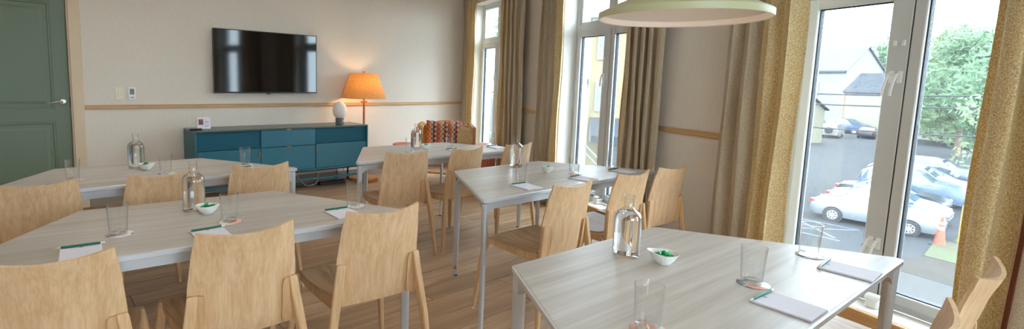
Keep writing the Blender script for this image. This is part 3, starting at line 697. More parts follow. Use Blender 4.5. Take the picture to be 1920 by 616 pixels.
obj('badge_mark', MB().box(2.262, 2.268, TVN - .0056, TVN - .0048, TVB - .010, TVB - .003).box(2.271, 2.278, TVN - .0056, TVN - .0048, TVB - .010, TVB - .0085).box(2.271, 2.2725, TVN - .0056, TVN - .0048, TVB - .010, TVB - .003), mat['chrome'], lo)
obj('wall_bracket', MB().box(2.1, 2.45, TVN + .03, DW, 1.35, 1.65), mat['black'], t_)
# switch and thermostat
sw = tvthing('light_switch', 'ivory light switch plate on the wall beside the door', 'light switch', .762, DW, 1.137)
obj('plate', MB().cbox(-.037, .037, -.007, 0, -.064, .064, .003), mat['cream'], sw); obj('rocker', MB().cbox(-.017, .017, -.011, -.005, -.034, .034, .003), mat['cream'], sw)
ts = tvthing('thermostat', 'small white thermostat with grey display beside the light switch', 'thermostat', .87, DW, 1.137)
obj('case', MB().cbox(-.034, .034, -.022, 0, -.064, .064, .005), mat['white'], ts); obj('display', MB().box(-.02, .02, -.0232, -.021, -.01, .048), mat['greylcd'], ts)
for dx in (-.012, 0, .012): obj('button', MB().cbox(dx - .005, dx + .005, -.0245, -.021, -.046, -.036, .001), mat['greylcd'], ts)
# card and remote on the sideboard
cd = tvthing('tent_card', 'small white printed card standing on the sideboard', 'card', 1.487, 5.78, SZ1, -.12)
Mc = Matrix.Rotation(-.22, 4, 'X')
obj('front_leaf', MB().box(-.066, .066, -.03, -.027, 0, .128, Mc), mat['paper'], cd)
obj('back_leaf', MB().box(-.066, .066, .027, .03, 0, .128, Matrix.Rotation(.22, 4, 'X')), mat['paper'], cd)
obj('photo_print', MB().box(-.052, -.006, -.031, -.0298, .045, .105, Mc), mat['brown'], cd)
pl = MB()
for k, (a, w) in enumerate(((.082, .035), (.072, .045), (.062, .03), (.035, .04), (.028, .028))): pl.box(.008, .008 + w, -.031, -.0298, a, a + .003, Mc)
obj('print_lines', pl, mat['board'], cd)
rm = tvthing('remote_control', 'black remote control lying beside the card on the sideboard', 'remote', 1.385, 5.70, SZ1 + .001, .15)
obj('shell', MB().cbox(-.062, .062, -.02, .02, 0, .018, .005), mat['blackplastic'], rm)
for k in range(6): obj('button', MB().lathe([(.004, .018), (.004, .0195)], 10, Matrix.Translation((-.04 + (k % 3) * .025, -.007 + (k // 3) * .014, 0))), mat['greylcd'], rm)
# globe table lamp
gp = tvthing('globe_lamp', 'small table lamp with white opal globe on grey base', 'table lamp', 3.125, 5.80, SZ1)
obj('base', MB().lathe([(0, 0), (.05, 0), (.053, .003), (.053, .072), (.05, .076), (0, .076)], 32), mat['concrete'], gp, True)
obj('globe', MB().lathe([(0, .074), (.038, .076), (.062, .092), (.082, .122), (.090, .160), (.088, .198), (.076, .236), (.055, .264), (.028, .281), (0, .286)], 36), mat['globe'], gp, True, 80)
obj('knob', MB().lathe([(0, -.014), (.012, -.014), (.014, -.01), (.014, 0), (0, 0)], 18, Matrix.Translation((.02, -.050, .04)) @ Matrix.Rotation(-pi / 2, 4, 'X') @ Matrix.Scale(-1, 4, (0, 0, 1))), mat['brass'], gp, True)
# floor lamp
LZ = (3.482, 5.80)
fl_l = tvthing('floor_lamp', 'floor lamp with glowing tan linen shade behind the sideboard', 'floor lamp', *LZ)
obj('base', MB().lathe([(0, 0), (.195, 0), (.20, .004), (.20, .034), (.193, .042), (0, .042)], 48), mat['lampdisc'], fl_l, True)
obj('pole', MB().lathe([(.014, .04), (.014, 1.385), (0, 1.385)], 16), mat['polewood'], fl_l, True)
obj('crossbar', MB().cbox(-.045, .045, -.012, .012, 1.035, 1.055, .004), mat['polewood'], fl_l)
sh = obj('lamp_shade', MB().lathe([(.292, 1.09), (.177, 1.415), (.174, 1.415), (.289, 1.09)], 48, close=True), mat['shade'], fl_l, True, 60)
sp_ = MB()
for k in range(3): a = 2 * pi * k / 3; sp_.tube([(0, 0, 1.395), (.172 * math.cos(a), .172 * math.sin(a), 1.405)], .003, 6)
obj('spider', sp_, mat['brass'], fl_l)
obj('finial', MB().lathe([(.006, 1.385), (.006, 1.425), (.022, 1.425), (.024, 1.43), (.022, 1.44), (0, 1.442)], 16), mat['polewood'], fl_l, True)
obj('bulb', MB().lathe([(0, 1.18), (.02, 1.185), (.031, 1.215), (.026, 1.25), (.014, 1.28), (.014, 1.30), (0, 1.30)], 20, Matrix.Translation((.05, 0, 0))), pr('lit_bulb', (1, .72, .4, 1), .5, emis=12), fl_l, True)
ld = bpy.data.lights.new('floor_lamp_light', 'POINT'); ld.energy = 7; ld.color = (1, .70, .42); ld.shadow_soft_size = .04
lo_ = bpy.data.objects.new('bulb_light', ld); COL.objects.link(lo_); lo_.parent = fl_l; lo_.location = (0, -.06, 1.24)

# ------------------------------------------------------------------ pendant
pn = thing('pendant_lamp', 'wide pale olive metal pendant lamp with white inside', 'pendant lamp', (2.18, 2.03, 1.70))
R_ = .41
outp = [(R_, 0), (R_ + .002, .006), (R_ + .002, .032), (R_ - .008, .038), (.33, .072), (.255, .108), (.19, .145), (.14, .185), (.105, .23), (.085, .28), (.075, .34)]
inp = [(.070, .34), (.08, .28), (.10, .228), (.135, .181), (.185, .140), (.25, .102), (.325, .066), (R_ - .012, .032), (R_ - .006, .004)]
obj('shade', MB().lathe(outp, 72), mat['pend'], pn, True, 40)
bm_ = bmesh.new(); bm_.from_mesh(pn.children[0].data)
for f in list(bm_.faces):
    if len(f.verts) > 8: bm_.faces.remove(f)
bm_.to_mesh(pn.children[0].data); bm_.free()
obj('shade_lining', MB().lathe([(R_, 0)] + inp[::-1] + [(0, .34)], 72), mat['pendin'], pn, True, 40)
for ch in pn.children:
    if ch.name.startswith('shade_lining'):
        b2 = bmesh.new(); b2.from_mesh(ch.data)
        for f in list(b2.faces):
            if len(f.verts) > 8 and f.calc_center_median().z < .1: b2.faces.remove(f)
        b2.to_mesh(ch.data); b2.free()
obj('collar', MB().lathe([(.08, .335), (.08, .37), (.05, .39), (0, .39)], 32), mat['pend'], pn, True)
obj('cord', MB().tube([(0, 0, .38), (0, 0, H - 1.70)], .004, 8), mat['black'], pn)
obj('bulb', MB().lathe([(0, .10), (.03, .108), (.045, .14), (.04, .18), (.022, .22), (.022, .26), (0, .26)], 24), pr('frosted_bulb', (1, .8, .6, 1), .5, emis=5), pn, True)
ld = bpy.data.lights.new('pendant_light', 'POINT'); ld.energy = .6; ld.color = (1, .72, .55); ld.shadow_soft_size = .05
lo_ = bpy.data.objects.new('pendant_bulb_light', ld); COL.objects.link(lo_); lo_.parent = pn; lo_.location = (0, 0, .07)

# ------------------------------------------------------------------ curtains
def curtain(y_in, y_out, border, folds, label, base=-.085, amp=.04, flare=0, ph=0, rust=False):
    t = thing('curtain', label, 'curtain', group='linen curtains with gold border'); t.matrix_world = MWn
    L = y_out - y_in
    rnd = random.Random(int(abs(y_in) * 1000)); ks = [rnd.uniform(.8, 1.2) for _ in range(folds + 2)]
    def pos(u, v):
        z = .012 + (H - .03) * v; q = u * folds + ph
        f = math.sin(2 * pi * q) ; f = math.copysign(abs(f) ** .75, f)
        a = amp * ks[int(u * folds) % len(ks)] * (1.1 - .25 * v)
        y = y_in + L * u + .018 * math.sin(4 * pi * q + 1) * (1 if 0.03 < u < .97 else 0) + flare * (1 - v) * (u) * (1 if L > 0 else -1)
        return Vector((base + a * f + .006 * math.sin(5 * z + 9 * u), y + .01 * math.sin(2.2 * z + 6 * u), z))
    nb = max(6, int(40 * folds * border)); nm = max(20, int(26 * folds * (1 - border)))
    g = obj('gold_border', MB().shell(lambda u, v: pos(u * border, v), nb, 12, .004), mat['gold_drape'], t, True, 70)
    m_ = obj('linen_drape', MB().shell(lambda u, v: pos(border + u * (1 - border), v), nm, 12, .004), mat['drape'], t, True, 70)
    if rust: obj('rust_piping', MB().shell(lambda u, v: pos(rust + .014 * u, v) + Vector((-.005, 0, 0)), 2, 12, .005), mat['rust'], t, True)
    return t
curtain(6.90, 7.30, .55, 3, 'linen curtain with gold border in the far corner by the farthest window', base=-.06, amp=.03)
curtain(6.00, 5.40, .36, 5, 'linen curtain right of the farthest window', flare=.1)
curtain(4.56, 4.98, .22, 4, 'linen curtain left of the middle window')
curtain(3.56, 3.10, .16, 5, 'linen curtain right of the middle window')
curtain(2.03, 2.50, .48, 4, 'linen curtain with broad gold border left of the nearest window', ph=.15, flare=.03)
curtain(1.20, .62, .29, 4, 'linen curtain with gold border at the right edge beside the nearest window', ph=.1, rust=.37)

# ------------------------------------------------------------------ corner: rattan armchair, cushion, stools
ac = thing('rattan_armchair', 'honey rattan armchair in the corner beyond the far table', 'armchair', (2.625, 6.166, 0), -.386)
def spl(pts, k=6):
    P_ = [Vector(p) for p in pts]; out = []
    for i in range(len(P_) - 1):
        a, b_, c_, d_ = P_[max(0, i - 1)], P_[i], P_[i + 1], P_[min(len(P_) - 1, i + 2)]
        for q in range(k): t = q / k; out.append(.5 * ((2 * b_) + (c_ - a) * t + (2 * a - 5 * b_ + 4 * c_ - d_) * t * t + (3 * b_ - a - 3 * c_ + d_) * t ** 3))
    out.append(P_[-1]); return out
# local: front is -y
for s in (-1, 1):
    for k in range(4):
        dx = .30 + k * .022; dz = .715 + .02 * math.sin(k)
        obj('arm_hoop', MB().tube(spl([(s * dx, -.30 + .04 * k, .02), (s * dx, -.31 + .04 * k, .35), (s * (dx + .01), -.24 + .03 * k, dz - .02), (s * (dx + .005), -.08, dz + .03), (s * (dx - .02), .18, dz + .04), (s * (dx - .05), .33, dz - .1), (s * (dx - .05), .34, .3), (s * (dx - .04), .34, .02)]), .013, 8), mat['rattan'], ac, True, 80)
    obj('seat_rail', MB().tube([(s * .31, -.30, .32), (s * .29, .33, .30)], .014, 8), mat['rattan'], ac, True)
    obj('stretcher', MB().tube([(s * .31, -.30, .14), (s * .29, .33, .14)], .012, 8), mat['rattan'], ac, True)
obj('seat_rail', MB().tube(spl([(-.32, -.28, .32), (-.15, -.34, .33), (.15, -.34, .33), (.32, -.28, .32)]), .016, 8), mat['rattan'], ac, True)
obj('stretcher', MB().tube([(-.32, -.28, .18), (.32, -.28, .14)], .012, 8), mat['rattan'], ac, True)
obj('stretcher', MB().tube([(-.32, -.28, .26), (.32, -.28, .27)], .012, 8), mat['rattan'], ac, True)
obj('back_rail', MB().tube(spl([(-.30, .33, .55), (-.15, .36, .76), (.15, .36, .76), (.30, .33, .55)]), .015, 8), mat['rattan'], ac, True)
for k in range(7): x = -.24 + .08 * k; obj('back_cane', MB().tube([(x, .33, .30), (x, .36, .72)], .008, 6), mat['rattan'], ac, True)
obj('woven_seat', MB().shell(lambda u, v: Vector((-.30 + .6 * u, -.30 + .62 * v, .325 - .02 * math.sin(pi * u) * math.sin(pi * v))), 10, 10, .02), mat['wicker'], ac, True)
# woven rounded panel on the right arm
n_ = 28; rg = [[], []]
for k in range(n_):
    a = 2 * pi * k / n_; x = .10 * math.copysign(abs(math.cos(a)) ** .7, math.cos(a)); z = .17 * math.copysign(abs(math.sin(a)) ** .8, math.sin(a))
    rg[0].append(Vector((.235 + x, -.335, .60 + z))); rg[1].append(Vector((.235 + x * .96, -.27, .60 + z * .97)))
wv = MB(); ctr0 = [Vector((.235 + (p.x - .235) * .6, -.352, .60 + (p.z - .60) * .6)) for p in rg[0]]
wv.loft([ctr0, rg[0], rg[1]]); wp = obj('woven_arm_panel', wv, mat['wicker'], ac, True, 60)
for k in range(11):
    z = .45 + k * .028; w = .09 * math.sqrt(max(.05, 1 - ((z - .60) / .18) ** 2)); obj('cane_strand', MB().tube([(.235 - w, -.34, z), (.235, -.358, z + .002), (.235 + w, -.34, z)], .006, 6), mat['wicker'], wp, True)
# cushion (checked)
mck, nt, bb, out = new('checked_cushion_cloth'); N = nt.nodes; Lk = nt.links
tc = N.new('ShaderNodeTexCoord'); cols = [srgb(196, 96, 58), srgb(58, 44, 60), srgb(206, 190, 170), srgb(214, 130, 70), srgb(96, 110, 130)]
sep = N.new('ShaderNodeSeparateXYZ'); Lk.new(tc.outputs['Object'], sep.inputs[0])
def cell(sock, k):
    m1 = N.new('ShaderNodeMath'); m1.operation = 'MULTIPLY'; m1.inputs[1].default_value = k; Lk.new(sock, m1.inputs[0]); m2 = N.new('ShaderNodeMath'); m2.operation = 'FLOOR'; Lk.new(m1.outputs[0], m2.inputs[0]); return m2.outputs[0]
cb = N.new('ShaderNodeCombineXYZ'); Lk.new(cell(sep.outputs[0], 40), cb.inputs[0]); Lk.new(cell(sep.outputs[2], 32), cb.inputs[1])
sp2 = N.new('ShaderNodeSeparateXYZ'); Lk.new(cb.outputs[0], sp2.inputs[0])
def mth(op, a, b_):
    n_ = N.new('ShaderNodeMath'); n_.operation = op
    for i_, q_ in enumerate((a, b_)):
        if isinstance(q_, (int, float)): n_.inputs[i_].default_value = q_
        else: Lk.new(q_, n_.inputs[i_])
    return n_.outputs[0]
I_, J_ = sp2.outputs[0], sp2.outputs[1]
chk = mth('DIVIDE', mth('ADD', mth('FLOORED_MODULO', mth('ADD', mth('ADD', mth('MULTIPLY', mth('FLOORED_MODULO', I_, 3), 2), mth('FLOORED_MODULO', J_, 2)), mth('MULTIPLY', mth('FLOORED_MODULO', mth('MULTIPLY', I_, J_), 2), 2)), 5), .5), 5)
cr = N.new('ShaderNodeValToRGB'); cr.color_ramp.interpolation = 'CONSTANT'
while len(cr.color_ramp.elements) < 5: cr.color_ramp.elements.new(.5)
for i, cc in enumerate(cols): cr.color_ramp.elements[i].position = i / 5; cr.color_ramp.elements[i].color = cc
Lk.new(chk, cr.inputs[0]); Lk.new(cr.outputs[0], bb.inputs['Base Color']); bb.inputs['Roughness'].default_value = .9
cu = MB()
def cush(sg):
    def f(u, v):
        a, b_ = 2 * u - 1, 2 * v - 1; h = .085 * max(0, (1 - a ** 4) * (1 - b_ ** 4)) ** .6
        return Vector((.245 * a * (1 - .06 * (1 - b_ * b_)), sg * h, .21 * b_ * (1 - .07 * (1 - a * a))))
    return f
cu.grid(cush(-1), 16, 14); cu.grid(cush(1), 16, 14)
co = obj('cushion', cu, mck, None, True, 80); co.matrix_world = Matrix.Translation((2.655, 6.30, .605)) @ Matrix.Rotation(-.386, 4, 'Z') @ Matrix.Rotation(-.22, 4, 'X')
tag(co, 'orange, cream and dark checked cushion on the rattan armchair', 'cushion')
def stool(x, y, r, h, label):
    t = thing('drum_side_table', label, 'side table', (x, y, 0), group='terracotta side tables')
    n = 60; rr = r * .72
    rg = [[Vector((rr * (1 + .03 * (k % 2)) * math.cos(2 * pi * k / n), rr * (1 + .03 * (k % 2)) * math.sin(2 * pi * k / n), z)) for k in range(n)] for z in (0, h - .03)]
    obj('fluted_drum', MB().loft(rg), mat['terracotta'], t)
    obj('top', MB().lathe([(0, h - .03), (r - .008, h - .03), (r, h - .024), (r, h - .006), (r - .006, h), (0, h)], 40), mat['terracotta'], t, True)
stool(3.05, 5.86, .195, .535, 'terracotta drum side table beside the farthest window')
stool(2.13, 6.40, .16, .50, 'terracotta drum side table left of the rattan armchair')
# ------------------------------------------------------------------ outside
G = -4.9
mo = dict(
    asphalt=pr('asphalt', srgb(56, 56, 57), .9, spec=.05, var=.12, vscale=.6), concrete=pr('pavement_concrete', srgb(66, 64, 62), .9, spec=.05, var=.08, vscale=1.5),
    dirt=pr('dirt', srgb(62, 57, 52), .95, spec=.05, var=.2, vscale=1.2), grass=pr('grass', srgb(68, 76, 54), .95, spec=.05, col2=srgb(74, 68, 58), vscale=1.6),
    blue=pr('blue_line_paint', srgb(66, 78, 92), .8), lineW=pr('white_line_paint', srgb(130, 130, 130), .8),
    cream=pr('cream_stucco', srgb(116, 110, 94), .9), whitew=pr('white_clapboard', srgb(106, 105, 104), .9), slate=pr('slate_roof', srgb(48, 49, 52), .9, spec=.05, col2=srgb(66, 67, 70), vscale=2.5),
    metalroof=pr('pale_metal_roof', srgb(88, 88, 88), .7, spec=.1), win=pr('dark_window', srgb(84, 94, 100), .2), awning=pr('navy_awning', srgb(34, 36, 42), .8),
    leaf=pr('leaf_green', srgb(84, 108, 76), .7, trans=.4), leaf2=pr('leaf_yellow_green', srgb(106, 122, 86), .7, trans=.4), bark=pr('bark', srgb(96, 78, 64), .9),
    tyre=pr('tyre', srgb(34, 34, 36), .8), hub=pr('alloy', srgb(190, 192, 196), .3, .7), cglass=pr('car_glass', srgb(60, 74, 84), .08, spec=.8), red=pr('tail_lamp', srgb(200, 40, 40), .3), lamp=pr('head_lamp', srgb(226, 230, 232), .15), orange=pr('cone_orange', srgb(190, 60, 36), .5), yellow=pr('bollard_yellow', srgb(180, 130, 50), .5), wire=pr('overhead_wire', srgb(40, 40, 44), .7))
def st(name, mb, m, label): return tag(obj(name, mb, m), label, kind='structure')
st('ground', MB().box(3.6, 260, -60, 160, G - .1, G), mo['asphalt'], 'grey asphalt car park seen through the windows')
# pavement, dirt strip and grass by the building: frame along the parked cars
HD = Vector((.27, -.963, 0)); PD_ = Vector((.963, .27, 0))
MC = Matrix(((HD.x, PD_.x, 0, 0), (HD.y, PD_.y, 0, 0), (0, 0, 1, 0), (0, 0, 0, 1)))
def car_frame(a, b, z=0): return HD * a + PD_ * b + Vector((0, 0, G + z))
st('pavement', MB().prism([(3.7, -30), (21.2, -30), (21.6, 10.8), (20.7, 12.6), (19.8, 15), (19.8, 17), (3.7, 17)], G, G + .02), mo['concrete'], 'pale concrete pavement below the nearest window')
st('dirt_strip', MB().prism([(21.2, -20), (24.5, -20), (24.5, 10.3), (21.6, 10.8)], G, G + .03), mo['dirt'], 'bare dirt strip between pavement and grass')
st('verge', MB().prism([(24.5, -20), (40, -20), (38, 13.8), (27.9, 10.95), (27.3, 11.3), (24.5, 10.4)], G, G + .05), mo['grass'], 'green grass verge beside the parked cars')
kb = thing('kerb', 'pale concrete kerb at the end of the parking bay', 'kerb')
for k in range(2):
    a = Vector((23.6, 11.9, G)) + Vector((3.1, .9, 0)) * (k + .02); b_ = a + Vector((3.0, .86, 0)); dd = (b_ - a).normalized(); nn = Vector((-dd.y, dd.x, 0)) * .12
    mb = MB(); mb.loft([[p + nn, p - nn, p - nn * .8 + Vector((0, 0, .14)), p + nn * .8 + Vector((0, 0, .14))] for p in (a, b_)]); obj('kerb_stone', mb, mo['concrete'], kb)
def stripe(p, q, w, m, label):
    d = (q - p).normalized(); nn = Vector((-d.y, d.x, 0)) * w / 2; mb = MB(); mb.loft([[a + nn, a - nn, a - nn + Vector((0, 0, .012)), a + nn + Vector((0, 0, .012))] for a in (p, q)]); tag(obj('road_marking', mb, m), label, 'road marking', 'painted parking lines')
c0 = car_frame(0, 0)
for k, (a, b_) in enumerate((((25.2, 17.0), (26.1, 13.4)), ((22.6, 16.2), (23.4, 12.7)), ((22.8, 15.0), (25.9, 13.5)), ((23.6, 13.0), (25.2, 15.6)))):
    stripe(Vector((*a, G)), Vector((*b_, G)), .12, mo['blue'], 'pale blue parking line in front of the silver car, ' + ['long line nearest the car', 'long line nearest the pavement', 'slanting hatch line', 'crossing hatch line'][k])

# cars: x across, y forward
def make_car(name, label, col, kind='sedan', group='parked cars'):
    t = thing(name, label, 'car', group=group)
    if kind == 'sedan':
        Lh, W, belt, roof = 2.35, .89, .92, 1.45
        prof = [(-2.35, .60, .74), (-2.28, .92, .80), (-2.1, 1.02, .84), (-1.55, 1.08, .87), (-.95, 1.36, .88), (-.45, 1.45, .89), (.15, 1.44, .89), (.55, 1.32, .89), (1.15, 1.02, .88), (1.75, .92, .86), (2.15, .78, .80), (2.35, .58, .70)]
        cab = (3, 8)
    else:
        prof = [(-2.35, .75, .80), (-2.33, 1.10, .86), (-2.2, 1.55, .90), (-1.9, 1.74, .92), (-1.0, 1.80, .93), (0, 1.79, .93), (.35, 1.70, .93), (.95, 1.22, .92), (1.5, 1.16, .91), (2.1, 1.05, .88), (2.32, .80, .82), (2.38, .62, .78)]
        belt = 1.10; cab = (1, 7)
    rings = []
    for y, top, w in prof:
        zb = .24 if abs(y) < 2.2 else .38; b_ = min(belt, top - .02); hi = max(0, top - belt); wr = w - .30 * hi / .55 * .62 if hi > 0 else w * .96
        half = [(w * .90, zb), (w * .98, zb + .16), (w, (zb + b_) / 2 + .04), (w * .965, b_ - .02), (max(.3, wr), top - .05 if hi > .1 else top - .01), (max(.25, wr - .10), top), (0, top + .02)]
        ring = [Vector((x, y, z)) for x, z in half] + [Vector((-x, y, z)) for x, z in half[-2::-1]]
        rings.append(ring)
    body = obj('body', MB().loft(rings), col, t, True, 40)
    def off(p, c, k): return p + (p - c).normalized() * k
    ctr = Vector((0, 0, .8))
    for sd in (0, 1):
        for i in range(cab[0] if kind != 'sedan' else cab[0] + 0, cab[1]):
            a, b_ = rings[i], rings[i + 1]; i3, i4 = (3, 4) if not sd else (len(a) - 4, len(a) - 5)
            q = [a[i3], b_[i3], b_[i4], a[i4]]
            if (q[3] - q[0]).length < .12 and (q[2] - q[1]).length < .12: continue
            cen = sum(q, Vector()) / 4; nrm = (q[1] - q[0]).cross(q[3] - q[0]); nrm = nrm.normalized() * (.012 if (nrm.x > 0) == (cen.x > 0) else -.012)
            q = [cen + (p - cen) * .88 + nrm for p in q]; obj('side_window', MB().add(q + [p - nrm * .8 for p in q], [(0, 1, 2, 3), (7, 6, 5, 4), (0, 4, 5, 1), (1, 5, 6, 2), (2, 6, 7, 3), (3, 7, 4, 0)]), mo['cglass'], body)
    def screen(i, name):
        a, b_ = rings[i], rings[i + 1]; m_ = len(a) // 2
        q = [a[m_ - 1], b_[m_ - 1], b_[m_ + 1], a[m_ + 1]]; cen = sum(q, Vector()) / 4; nrm = (q[1] - q[0]).cross(q[3] - q[0]).normalized(); nrm = nrm * (.03 if nrm.z > 0 else -.03)
        q = [cen + (p - cen) * .93 + nrm for p in q]; obj(name, MB().add(q + [p - nrm * .5 for p in q], [(0, 1, 2, 3), (7, 6, 5, 4), (0, 4, 5, 1), (1, 5, 6, 2), (2, 6, 7, 3), (3, 7, 4, 0)]), mo['cglass'], body)
    if kind == 'sedan': screen(3, 'rear_window'); screen(7, 'windscreen'); screen(6, 'windscreen')
    else: screen(1, 'rear_window'); screen(6, 'windscreen')
    rw = .33 if kind == 'sedan' else .38
    for y in (-1.38, 1.36):
        for s in (-1, 1):
            M = Matrix.Translation((s * .80, y, rw)) @ Matrix.Rotation(s * pi / 2, 4, 'Y')
            wh = obj('wheel', MB().lathe([(.0, -.08), (rw * .8, -.09), (rw, -.06), (rw, .08), (rw * .94, .105), (rw * .70, .11), (rw * .66, .08), (0, .08)], 28, M), mo['tyre'], t, True)
            hb = MB().lathe([(rw * .64, .085), (rw * .64, .10), (rw * .56, .10), (rw * .56, .085)], 28, M, close=True).lathe([(0, .085), (.06, .085), (.05, .112), (0, .115)], 14, M)
            for k in range(8):
                hb.box(-.022, .022, .04, rw * .6, .088, .104, M @ Matrix.Rotation(2 * pi * k / 8, 4, 'Z'))
            obj('alloy_rim', hb, mo['hub'], wh)
            ar = MB().lathe([(rw * 1.02, .08), (rw * 1.2, .095), (rw * 1.2, .03), (rw * 1.02, .03)], 28, M, close=True); obj('wheel_arch', ar, mo['tyre'], body)
    f = prof[-2]; r = prof[1]
    for s in (-1, 1):
        obj('headlight', MB().cbox(s * .62 - .17, s * .62 + .17, prof[-2][0] - .12, prof[-2][0] + .12, .62, .76, .04), mo['lamp'], body)
        obj('tail_light', MB().cbox(s * .68 - .14, s * .68 + .14, -2.36, -2.14, .80, .96, .04), mo['red'], body)
    return t
paint = lambda n, c: pr(n, c, .25, .3)
silver, pale, blk, blu, wht, grey = paint('silver_paint', srgb(118, 121, 124)), paint('pale_silver_paint', srgb(132, 134, 136)), paint('black_paint', srgb(40, 44, 50)), paint('blue_grey_paint', srgb(96, 110, 130)), paint('white_paint', srgb(140, 140, 140)), paint('navy_paint', srgb(44, 58, 84))
HA = math.atan2(HD.y, HD.x) - pi / 2
ROW = [('sedan_car', 'silver sedan parked nearest the window', silver, 'sedan'), ('sedan_car', 'pale silver sedan parked just behind the nearest one', pale, 'sedan'), ('sedan_car', 'black sedan third in the parked row', blk, 'sedan'), ('sport_utility_car', 'blue grey sport utility car fourth in the parked row', blu, 'suv'), ('sport_utility_car', 'white sport utility car fifth in the parked row', wht, 'suv'), ('sedan_car', 'dark sedan sixth in the parked row', grey, 'sedan'), ('sport_utility_car', 'white sport utility car at the far end of the parked row', wht, 'suv')]
for k, (nm, lb, c_, kd) in enumerate(ROW):
    o = make_car(nm, lb, c_, kd); p = Vector((27.75, 13.75, G)) + PD_ * (2.95 * k) + HD * (.35 * (k % 2) - .5 * (k > 0)); o.location = p; o.rotation_euler.z = HA
o = make_car('sport_utility_car', 'navy sport utility car standing across the far end of the car park', grey, 'suv'); o.location = (84.3, 46.4, G); o.rotation_euler.z = math.atan2(-.995, -.1) - pi / 2; o.scale = (1.15,) * 3
o = make_car('off_road_car', 'white boxy off-road car seen from behind near the garage', wht, 'suv'); o.location = (74.2, 42.6, G); o.rotation_euler.z = math.atan2(.35, .95) - pi / 2; o.scale = (1.05,) * 3
sw_ = obj('spare_wheel', MB().lathe([(0, 0), (.38, 0), (.4, .03), (.4, .2), (0, .2)], 24, Matrix.Translation((0, -2.62, 1.0)) @ Matrix.Rotation(-pi / 2, 4, 'X')), mo['tyre'], o, True)
o = make_car('sedan_car', 'dark grey car parked beside the white off-road car', blk, 'sedan'); o.location = (78.8, 40.9, G); o.rotation_euler.z = math.atan2(.35, .95) - pi / 2
def cone(x, y, h, label):
    t = thing('traffic_cone', label, 'traffic cone', (x, y, G), group='orange traffic cones')
    obj('base', MB().cbox(-.26, .26, -.26, .26, 0, .04, .01), mo['tyre'], t); obj('body', MB().lathe([(.19, .04), (.04, h), (0, h)], 24), mo['orange'], t, True)
    for z0, z1 in ((.55, .66), (.74, .82)):
        r0, r1 = (.192 - .15 * (z - .04) / (h - .04) for z in (z0 * h, z1 * h)); obj('reflective_band', MB().lathe([(r0, z0 * h), (r1, z1 * h)], 24), mo['lineW'], t, True)
cone(26.95, 11.0, 1.2, 'orange traffic cone on the grass in front of the silver car'); cone(81.6, 43.0, 1.4, 'orange traffic cone far off in front of the navy car')
bl_ = thing('bollard', 'yellow steel bollard on the grass beside the curtain', 'bollard', (28.0, 10.75, G)); obj('post', MB().lathe([(.11, 0), (.11, 1.6), (.08, 1.68), (0, 1.70)], 20), mo['yellow'], bl_, True); obj('foot_plate', MB().cbox(-.2, .2, -.2, .2, 0, .06, .01), mo['concrete'], bl_)

# buildings
def gabled(t, x0, x1, y0, y1, z0, eave, ridge, mw, mr, along='x', parent=None, ov=.3):
    w = MB().box(x0, x1, y0, y1, z0, eave)
    if along == 'x':
        m_ = (y0 + y1) / 2; w.add([Vector(v) for v in ((x0, y0, eave), (x0, y1, eave), (x0, m_, ridge), (x1, y0, eave), (x1, y1, eave), (x1, m_, ridge))], [(0, 1, 2), (3, 5, 4), (0, 2, 5, 3), (1, 4, 5, 2), (0, 3, 4, 1)])
        sl = [(x0 - ov, x1 + ov, y0 - ov, m_), (x0 - ov, x1 + ov, y1 + ov, m_)]
    else:
        m_ = (x0 + x1) / 2; w.add([Vector(v) for v in ((x0, y0, eave), (x1, y0, eave), (m_, y0, ridge), (x0, y1, eave), (x1, y1, eave), (m_, y1, ridge))], [(0, 2, 1), (3, 4, 5), (0, 3, 5, 2), (1, 2, 5, 4), (0, 1, 4, 3)])
        sl = [(y0 - ov, y1 + ov, x0 - ov, m_), (y0 - ov, y1 + ov, x1 + ov, m_)]
    obj('walls', w, mw, t)
    rp = obj('roof', MB(), None, t) if False else None
    for a0, a1, e_, r_ in sl:
        ez = eave - ov * (ridge - eave) / abs(r_ - e_) * .9; mk = lambda a, q, z: Vector((a, q, z)) if along == 'x' else Vector((q, a, z))
        mb = MB(); mb.loft([[mk(a, e_, ez + .05), mk(a, e_, ez + .2), mk(a, r_, ridge + .2), mk(a, r_, ridge + .05)] for a in (a0, a1)])
        ro = obj('roof_slope', mb, mr, t)
        if mr is mo['metalroof']:
            n_ = int((a1 - a0) / .6)
            for k in range(n_ + 1):
                a = a0 + k * (a1 - a0) / n_; sm = MB(); sm.loft([[mk(a + d, q, z + .2) for d, z in ((-.03, 0), (.03, 0), (.03, .06), (-.03, .06))] for q, z in ((e_, ez) if True else 0, (r_, ridge))] if False else [[mk(a + d, e_, ez + .2 + zz) for d, zz in ((-.03, 0), (.03, 0), (.03, .07), (-.03, .07))], [mk(a + d, r_, ridge + .2 + zz) for d, zz in ((-.03, 0), (.03, 0), (.03, .07), (-.03, .07))]]); obj('roof_seam', sm, mr, ro)
